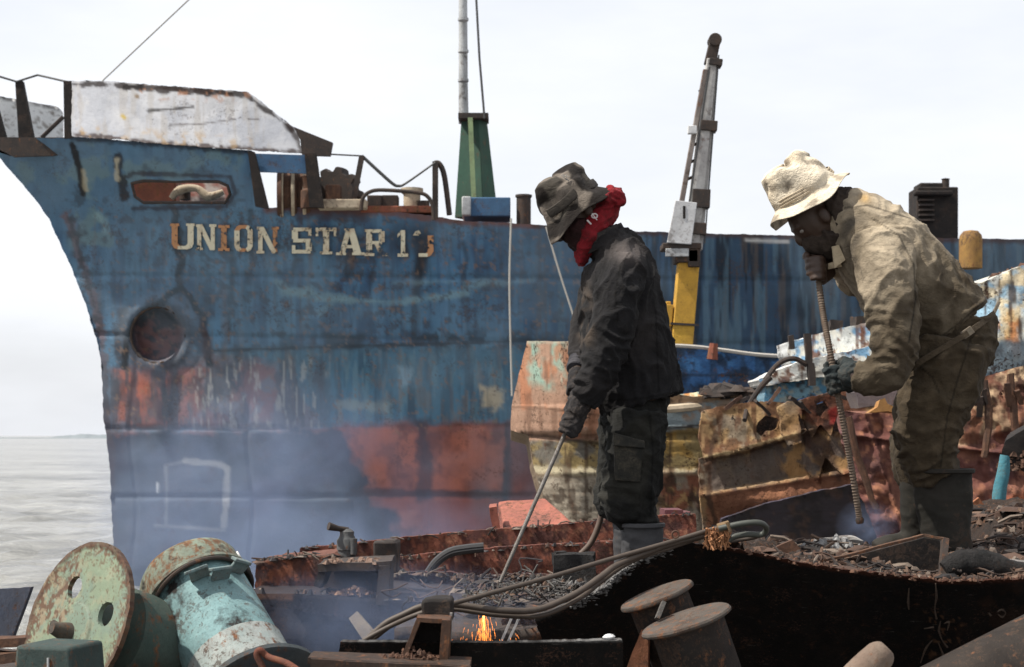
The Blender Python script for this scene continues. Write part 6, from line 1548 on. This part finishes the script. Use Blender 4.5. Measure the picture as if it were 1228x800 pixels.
fuse('glove', grip(P(692, 452, 6.3), P(690, 484, 6.16), torch_u * -1, Vector((.3, .9, .2)), .009, 1.0, 1, 1.2) + [tubechain([P(694, 445, 6.31), P(691, 460, 6.28), P(689, 472, 6.25)], [.036, .036, .034])], .005, glovem, p1, 2, (), .002, 30)
# face mask and red scarf
dk = fuse('face_mask', [ellips(headc + headR @ Vector((-.045, 0, -.062)), (.073, .082, .062), headR), ellips(P(694, 286, YW), (.045, .06, .05)), ellips(headc + headR @ Vector((-.085, 0, -.04)), (.04, .045, .04), headR)], .006, mat_cloth('black_mask_cloth', (.02, .010, .010), (.034, .014, .014), None, 16), p1, 3, [(P(690, 285, 6.2), .07, (.5, 0, 1), .025, .004)], .003, 22)
redm = mat_cloth('red_scarf_cloth', (.22, .014, .02), (.16, .011, .016), (.06, .012, .012), 14)
sc = fuse('scarf', [loft([W(738, 238, -.01, 10, .065), W(728, 250, 0, 16, .08), W(715, 267, 0, 18, .09), W(706, 286, 0, 17, .09), W(699, 303, 0, 10, .055), W(695, 317, 0, 5, .03)]),
     tubechain([P(724, 243, YW - .07), P(738, 236, YW - .06), P(746, 246, YW - .06)], [.03, .034, .016]), tubechain([P(727, 229, YW + .02), P(738, 233, YW + .02), P(744, 245, YW + .02)], [.022, .03, .016])],
     .006, redm, p1, 2, [(P(716, 270, 6.2), .09, (.75, 0, -.5), .028, .006), (P(738, 240, 6.2), .05, (.5, .2, 1), .02, .006)], .004, 20)
wm = mat_cloth('white_print', (.55, .5, .48), (.45, .4, .4), None, 20)
b = MB(); Yq = YW - .116
b.tube([P(713 + 3.4 * math.cos(a), 259 + 2.6 * math.sin(a), Yq) for a in np.linspace(0, 6.29, 13)], .0028, 6, caps=False); b.tube([P(704, 264, Yq), P(709, 269, Yq)], .0034, 6); b.tube([P(710, 256, Yq), P(716, 264, Yq)], .002, 6); b.build('scarf_print', wm, sc)
# camouflage bucket hat
hax = Vector((-.60, 0, .80)); hf = Vector((-.8, 0, -.6))
HC = P(687, 246, YW)
def wob1(r, h, a, t):
    soft = .010 * math.sin(3 * a + 6 * t) + .006 * math.sin(7 * a - 4 * t + 1)
    rr = r * (1.05 if False else 1) + soft * (1 - .4 * t)
    hh = h + .006 * math.sin(4 * a + 2) * (1 if t < .3 else .3)
    rr += .010 * mn.noise(Vector((math.cos(a) * 1.8 + 3, math.sin(a) * 1.8, t * 5))) * min(1, t * 3)
    if t > .55: rr += .014 * math.sin(2 * a + 1.2) * t; hh += .012 * math.sin(a * 2 + .6) * t
    if t < .3: hh += -.020 * max(0, math.cos(a)) * (1 - t / .3)
    return rr, hh
def chat1(px, py, V):
    n = nz(V, 11, 3); n2 = nz(V, 12, 8); n3 = nz(V, 40, 5)
    c = np.ones((len(px), 3)) * L3((.045, .039, .032))
    m = sstep(-.02, .06, n)[:, None]; c = c * (1 - m) + L3((.014, .011, .0095)) * m
    m = sstep(.1, .2, n2)[:, None]; c = c * (1 - m) + L3((.14, .118, .098)) * m
    return c * (1 + .3 * n3)[:, None]
hm1 = mat_cloth('camouflage_cloth', None, None, vcol=True, scale=20, bump=.5)
prof1 = dense([(.148, -.058), (.13, -.028), (.111, .0), (.109, .03), (.106, .062), (.099, .095), (.082, .118), (.045, .128), (.012, .130)], 4)
hat1 = hatmesh('bucket_hat', HC, hax, hf, prof1, hm1, p1, wob1, chat1)
b = MB(); hs = hax.cross(hf).normalized()
b.lathe(HC, hax, [(.112, .0), (.1175, .004), (.1185, .018), (.116, .034), (.110, .036)], 60, lambda r, h, a, i: (r + .006 * math.sin(3 * a + 1) + .003 * math.sin(7 * a), h + .004 * math.sin(4 * a)), cap0=False, cap1=False, ref=hs); b.build('hat_band', mat_cloth('dark_band', (.025, .022, .02), (.05, .043, .036), None, 20), hat1)
b = MB(); em = P(678, 213, YW - .11)
for k in range(9):
    a = k * .7 + .3; b.tube([em + Vector((.004 * math.cos(a), -.004, .004 * math.sin(a))), em + Vector((.016 * math.cos(a * 1.3), -.0, .014 * math.sin(a)))], .0016, 5)
b.build('stitched_emblem', mat_cloth('pale_thread', (.30, .28, .26), (.2, .19, .18), None, 30), hat1)

# the cutting torch he holds
ct = thing('cutting_torch', 'long thin steel cutting torch rod slanting from the dark gloves down to the deck', 'cutting torch', P(597, 705, 6.05))
b = MB(); b.tube([P(690, 486, 6.13), P(681, 512, 6.1), P(640, 606, 6.07), P(599, 700, 6.05)], [.0078, .0078, .0075, .0068], 10, smooth=3); b.build('tube', mat_weather('worn_steel', (.24, .225, .21), (.15, .135, .12), .25, 30, rough=.5, metal=.3), ct)
b = MB(); b.tube([P(600, 698, 6.05), P(597, 705, 6.05)], [.009, .006], 10); b.build('nozzle', M['darkiron'], ct)

# ---------------------------------------------------------------- worker two: bent over, cream hat, dirty tan overalls
b2 = P(1125, 668, YW)
t2 = [W(1005, 246, 0, 25, .085), W(1026, 266, 0, 43, .165), W(1054, 298, 0, 56, .215), W(1083, 332, 0, 60, .21), W(1112, 366, 0, 60, .195), W(1138, 396, 0, 58, .185)]
s2N = [W(1058, 290, -.15, 37, .09), W(1063, 330, -.23, 34, .088), W(1069, 372, -.26, 31, .082), W(1074, 410, -.27, 29, .078), W(1068, 440, -.27, 25, .072), W(1047, 452, -.265, 22, .064), W(1024, 451, -.25, 19, .054)]
s2F = [W(1040, 290, .15, 32, .09), W(1030, 322, .24, 26, .08), W(1026, 336, .26, 20, .065), W(1018, 326, .2, 17, .055), W(1004, 315, .1, 13, .045)]
pv2 = [W(1138, 386, 0, 55, .18), W(1140, 410, 0, 53, .18), W(1138, 430, 0, 50, .175)]
l2N = [W(1142, 415, -.09, 49, .125), W(1133, 452, -.10, 46, .12), W(1120, 490, -.105, 44, .115), W(1112, 522, -.105, 39, .105), W(1115, 550, -.10, 33, .095), W(1126, 574, -.10, 29, .085)]
l2F = [W(1130, 425, .09, 42, .12), W(1112, 480, .12, 36, .11), W(1098, 525, .13, 29, .10), W(1094, 556, .13, 23, .085), W(1098, 580, .13, 18, .075)]
hR2 = Matrix.Rotation(math.radians(-40), 3, 'Y'); hc2 = P(977, 259, YW)
bar_pts = [P(979, 312, YW - .02), P(986, 370, YW - .06), P(996, 425, YW - .12), P(1009, 495, YW - .14), P(1021, 560, YW - .12), P(1031, 624, YW - .1)]
bu = (bar_pts[0] - bar_pts[1]).normalized(); gN = P(1003, 456, YW - .131); bu2 = (bar_pts[2] - bar_pts[3]).normalized()
hd2 = grip(P(1001, 318, YW + .06), P(978, 324, YW - .03), bu, Vector((.75, .5, .2)), .0145, 1.2, -1, 1.1)
idx = [tubechain([P(976, 312, YW + .03), P(966, 311, YW + .01), P(956, 309, YW), P(947, 311, YW - .01)], [.013, .011, .0105, .009])]
body2 = [loft(thin(t2, .84)), loft(thin(s2N, .7) + [(P(1015, 452, YW - .225), .024, .02)]), loft(thin(s2F, .7) + [(P(998, 313, YW + .085), .024, .022)]), loft(thin(pv2, .88)),
         loft(thin(l2N, .74) + [W(1130, 620, -.10, 16, .045), W(1134, 654, -.10, 14, .045), W(1100, 663, -.10, 7, .04)]), loft(thin(l2F, .74) + [W(1098, 620, .13, 14, .045), W(1098, 648, .13, 14, .045), W(1068, 657, .13, 7, .04)]),
         tubechain([P(1018, 258, YW), P(1002, 258, YW), P(988, 260, YW)], [.075, .068, .07]), ellips(hc2, (.102, .077, .115), hR2), ellips(hc2 + hR2 @ Vector((-.035, 0, -.085)), (.058, .054, .056), hR2),
         ellips(hc2 + hR2 @ Vector((-.1, 0, -.035)), (.02, .016, .03), hR2), ellips(hc2 + hR2 @ Vector((-.085, 0, .01)), (.02, .05, .014), hR2), ellips(hc2 + hR2 @ Vector((-.082, 0, -.082)), (.018, .026, .012), hR2), ellips(hc2 + hR2 @ Vector((-.08, 0, -.1)), (.018, .022, .01), hR2),
         ellips(hc2 + hR2 @ Vector((.012, -.08, -.02)), (.022, .012, .034), hR2), ellips(hc2 + hR2 @ Vector((.012, .08, -.02)), (.022, .012, .034), hR2)] + hd2
p2 = fuse('person', body2, .0065, skin, None, 2, loc=b2)
tag(p2, 'bent over worker in dirty tan overalls and cream hat holding a ribbed steel bar', 'person', 'ship breaking workers')
em2 = mat_plain('eye_white', (.22, .2, .18), .3)
for s_ in (-1, 1):
    b = MB(); v, f = ellips(hc2 + hR2 @ Vector((-.078, .034 * s_, -.012)), (.012, .013, .009), hR2); b.add(v, f); b.build('eye', em2, p2)
def cj2(px, py, co, no):
    n = nz(co, 6, 1); n2 = nz(co, 18, 2); n3 = nz(co, 40, 6)
    c = np.ones((len(px), 3)) * L3((.37, .305, .22))
    # darker brown over the sleeve, front and waist of the jacket
    s_ = (px - 1090) * .66 + (py - 320) * .75
    m = sstep(-85, 55, s_ + 26 * n + 8 * n2); m = np.maximum(m * .92, .92 * np.exp(-(((px - 1062) / 40) ** 2 + ((py - 410) / 78) ** 2)))
    m = np.maximum(m, .8 * np.exp(-(((px - 1025) / 22) ** 2 + ((py - 300) / 60) ** 2)))
    m = np.clip(m + .15 * n2, 0, 1)[:, None]; c = c * (1 - m) + L3((.046, .034, .021)) * m
    m = (sstep(.10, .6, n2 + .4 * n) * .2)[:, None]; c = c * (1 - m) + L3((.055, .042, .03)) * m
    m = (np.exp(-(((px - 1037) / 7) ** 2 + ((py - 238) / 6) ** 2)) * .7)[:, None]; c = c * (1 - m) + L3((.40, .25, .09)) * m
    m = (.7 * np.exp(-(((px - 1020) / 14) ** 2 + ((py - 268) / 34) ** 2)) * sstep(-.2, .3, n2))[:, None]; c = c * (1 - m) + L3((.05, .045, .04)) * m
    c = seams(px, py, no, c, [[(1046, 262), (1078, 282), (1096, 318), (1098, 360), (1090, 410)], [(1012, 250), (1040, 246), (1092, 262)], [(1094, 428), (1150, 388), (1190, 352)]], .4)
    return c * (1 + .22 * n3)[:, None]
fj2 = [(P(1066, 432, 6.0), .11, (.5, 0, 1), .04, .016), (P(1040, 452, 6.03), .08, (1, 0, .1), .035, .010), (P(1064, 375, 6.02), .14, (.25, 0, 1), .065, .009), (P(1050, 320, 6.1), .13, (.9, 0, .5), .055, .009), (P(1135, 365, 6.1), .2, (.75, 0, -.6), .07, .015), (P(1120, 400, 6.1), .14, (.6, 0, -.8), .05, .009), (P(1030, 380, 6.1), .12, (.2, 0, 1), .045, .008), (P(1100, 290, 6.2), .2, (.9, .2, .2), .12, .006)]
j2 = fuse('jacket', [loft(t2), loft(s2N), loft(s2F)], .0065, mv, p2, 3, fj2, .005, 7, cj2, stretch=(1.1, 1, 1))
b = MB(); b.hexa([P(998, 296, YW - .075), P(1006, 294, YW - .1), P(1014, 312, YW - .09), P(1001, 322, YW - .06)], [p + Vector((0, .012, 0)) for p in (P(998, 296, YW - .075), P(1006, 294, YW - .1), P(1014, 312, YW - .09), P(1001, 322, YW - .06))])
b.hexa([P(994, 316, YW - .03), P(1006, 312, YW - .06), P(1010, 320, YW - .06), P(993, 323, YW - .02)], [p + Vector((0, .012, 0)) for p in (P(994, 316, YW - .03), P(1006, 312, YW - .06), P(1010, 320, YW - .06), P(993, 323, YW - .02))]); b.build('collar_flap', mat_cloth('tan_collar', (.50, .41, .28), (.42, .34, .23), None, 20), j2, jit=.003, sub=3)
def ct2(px, py, co, no):
    n = nz(co, 7, 11); n2 = nz(co, 20, 12); n3 = nz(co, 44, 6)
    c = np.ones((len(px), 3)) * L3((.045, .033, .02))
    m = (sstep(-.4, .6, n) * .45)[:, None]; c = c * (1 - m) + L3((.028, .021, .014)) * m
    m = (sstep(.0, .5, n2) * .4)[:, None]; c = c * (1 - m) + L3((.085, .063, .04)) * m
    c = seams(px, py, no, c, [[(1165, 405), (1150, 450), (1136, 500), (1128, 560)], [(1104, 440), (1118, 452), (1126, 470)]], .45)
    return c * (1 + .25 * n3)[:, None]
ft2 = [(P(1090, 515, 6.18), .10, (.25, 0, 1), .042, .020), (P(1110, 545, 6.15), .10, (-.35, 0, 1), .036, .018), (P(1095, 560, 6.2), .07, (0, 0, 1), .03, .012), (P(1150, 520, 6.2), .11, (.6, 0, 1), .05, .010), (P(1140, 440, 6.1), .14, (.75, 0, .5), .08, .008), (P(1100, 440, 6.1), .1, (-.4, 0, 1), .05, .008)]
tr2 = fuse('trousers', [loft(pv2), loft(l2N), loft(l2F)], .0065, mv, p2, 3, ft2, .006, 8, ct2, stretch=(.9, 1, 1.2))
# waistband with its strap and side seam
b = MB()
wb = [P(1087, 446, YW - .15), P(1100, 436, YW - .19), P(1125, 421, YW - .212), P(1150, 406, YW - .212), P(1172, 391, YW - .185), P(1192, 376, YW - .10)]
wb, _ = crom(wb, [1] * 6, 5)
for a_, c_ in zip(wb[:-1], wb[1:]): b.bar(a_, c_, .02, .010)
wbo = b.build('waistband', mat_cloth('waistband_cloth', (.055, .041, .027), (.085, .064, .042), (.03, .022, .015), 20), tr2, jit=.003)
b = MB(); b.box(P(1160, 399, YW - .205), .045, .012, .03, Matrix.Rotation(math.radians(-35), 3, 'Y')); b.bar(P(1187, 386, YW - .1), P(1198, 362, YW - .08), .012, .012); b.build('buckle', mat_weather('dull_buckle', (.14, .12, .09), (.2, .16, .12), .2, 30), tr2, bevel=.002)
boot(p2, 1130, -.10, 564, 668, 36, 30, 52, rub2, 6); boot(p2, 1098, .13, 566, 662, 19, 17, 50, rub2, 0)
fuse('glove', grip(P(1022, 451, YW - .24), gN, bu2, Vector((.8, -.55, 0)), .016, 1.15, -1, 1.3, .022) + [tubechain([P(1032, 452, YW - .24), P(1022, 450, YW - .235), P(1012, 451, YW - .215)], [.055, .052, .046])], .005, mat_cloth('dark_teal_glove', (.018, .024, .026), (.03, .036, .036), (.055, .048, .04), 18), p2, 2, (), .003, 26)
# cloth hood round the face and neck
fuse('hood', [loft([W(1018, 262, 0, 36, .11), W(1004, 258, 0, 34, .105), W(992, 262, 0, 30, .10)]), tubechain([P(1000, 275, YW - .05), P(996, 296, YW - .01), P(992, 304, YW + .02)], [.05, .038, .028]), ellips(hc2 + hR2 @ Vector((-.03, 0, -.10)), (.055, .068, .055), hR2), ellips(hc2 + hR2 @ Vector((-.065, 0, -.075)), (.05, .05, .05), hR2)], .007,
     mat_cloth('hood_cloth', (.030, .022, .018), (.05, .038, .03), (.018, .013, .011), 12), p2, 3, [(P(1008, 270, 6.2), .09, (.9, 0, .4), .03, .006), (P(975, 295, 6.25), .07, (.5, 0, 1), .03, .004)], .004, 18)
# cream sun hat
h2ax = Vector((-.585, -.05, .81)); h2f = Vector((-.81, 0, -.585)); HC2 = P(966, 234, YW)
def wob2(r, h, a, t):
    rr = r + .006 * math.sin(3 * a + 5 * t) + .004 * math.sin(8 * a - 3 * t)
    hh = h + .010 * math.sin(2 * a + .8) * (1 - t) + .004 * math.sin(6 * a)
    if t < .3: hh += .012 * math.sin(3 * a + .4) * (1 - t / .3)
    if t > .3: rr += .014 * mn.noise(Vector((math.cos(a) * 1.6, math.sin(a) * 1.6, t * 6))); hh += .012 * mn.noise(Vector((math.cos(a) * 2, math.sin(a) * 2 + 5, t * 5)))
    if t > .62: hh += .016 * math.sin(2 * a + 2.4) * (t - .4) + .008 * math.sin(5 * a + 3); rr *= 1 + .05 * math.sin(3 * a)
    return rr, hh
def chat2(px, py, V):
    n = nz(V, 10, 21); n2 = nz(V, 34, 22); n3 = nz(V, 22, 25)
    c = np.ones((len(px), 3)) * L3((.62, .54, .42))
    m = (sstep(.0, .35, n) * .5)[:, None]; c = c * (1 - m) + L3((.42, .34, .24)) * m
    m = (sstep(.22, .34, n3) * .7)[:, None]; c = c * (1 - m) + L3((.15, .12, .09)) * m
    return c * (1 + .12 * n2)[:, None]
prof2 = dense([(.176, -.035), (.155, -.018), (.128, .0), (.121, .035), (.114, .07), (.106, .10), (.096, .128), (.078, .14), (.045, .138), (.012, .136)], 4)
hat2 = hatmesh('sun_hat', HC2, h2ax, h2f, prof2, mat_cloth('cream_canvas', None, None, vcol=True, scale=24, bump=.6), p2, wob2, chat2)
b = MB(); h2s = h2ax.cross(h2f).normalized()
for k, h in enumerate((.006, .016, .027)):
    b.lathe(HC2, h2ax, [(.126 - h * .2, h), (.1300 - h * .2, h + .002), (.1300 - h * .2, h + .008), (.126 - h * .2, h + .010)], 64, lambda r, h_, a, i: (r + .006 * math.sin(3 * a + 5 * .4) + .004 * math.sin(8 * a - 1.3), h_ + .007 * math.sin(2 * a + .8)), cap0=False, cap1=False, ref=h2s)
b.build('hat_band', mat_cloth('tan_band', (.38, .31, .22), (.46, .38, .28), (.2, .15, .1), 18), hat2)
# ribbed bar
def ribbar():
    pts, _ = crom(bar_pts, [1] * 6, 80)
    rr = [.0112 + .0015 * (1 if (i % 4) < 2 else -.6) for i in range(len(pts))]
    t = thing('ribbed_bar', 'long ribbed steel bar slanting down from the bent worker\'s face to the scrap', 'steel bar', P(1031, 624, YW - .1))
    b = MB(); b.tube(pts, rr, 14); b.build('bar', mat_weather('rusty_rebar', (.13, .095, .072), (.19, .145, .11), .30, 26, rough=.6, metal=.15), t, angle=60)
    b = MB(); b.tube([bar_pts[-1] + (bar_pts[-1] - bar_pts[-2]).normalized() * k for k in (-.012, 0, .012)], [.013, .0165, .013], 14); b.build('tip', M['darkiron'], t)
ribbar()
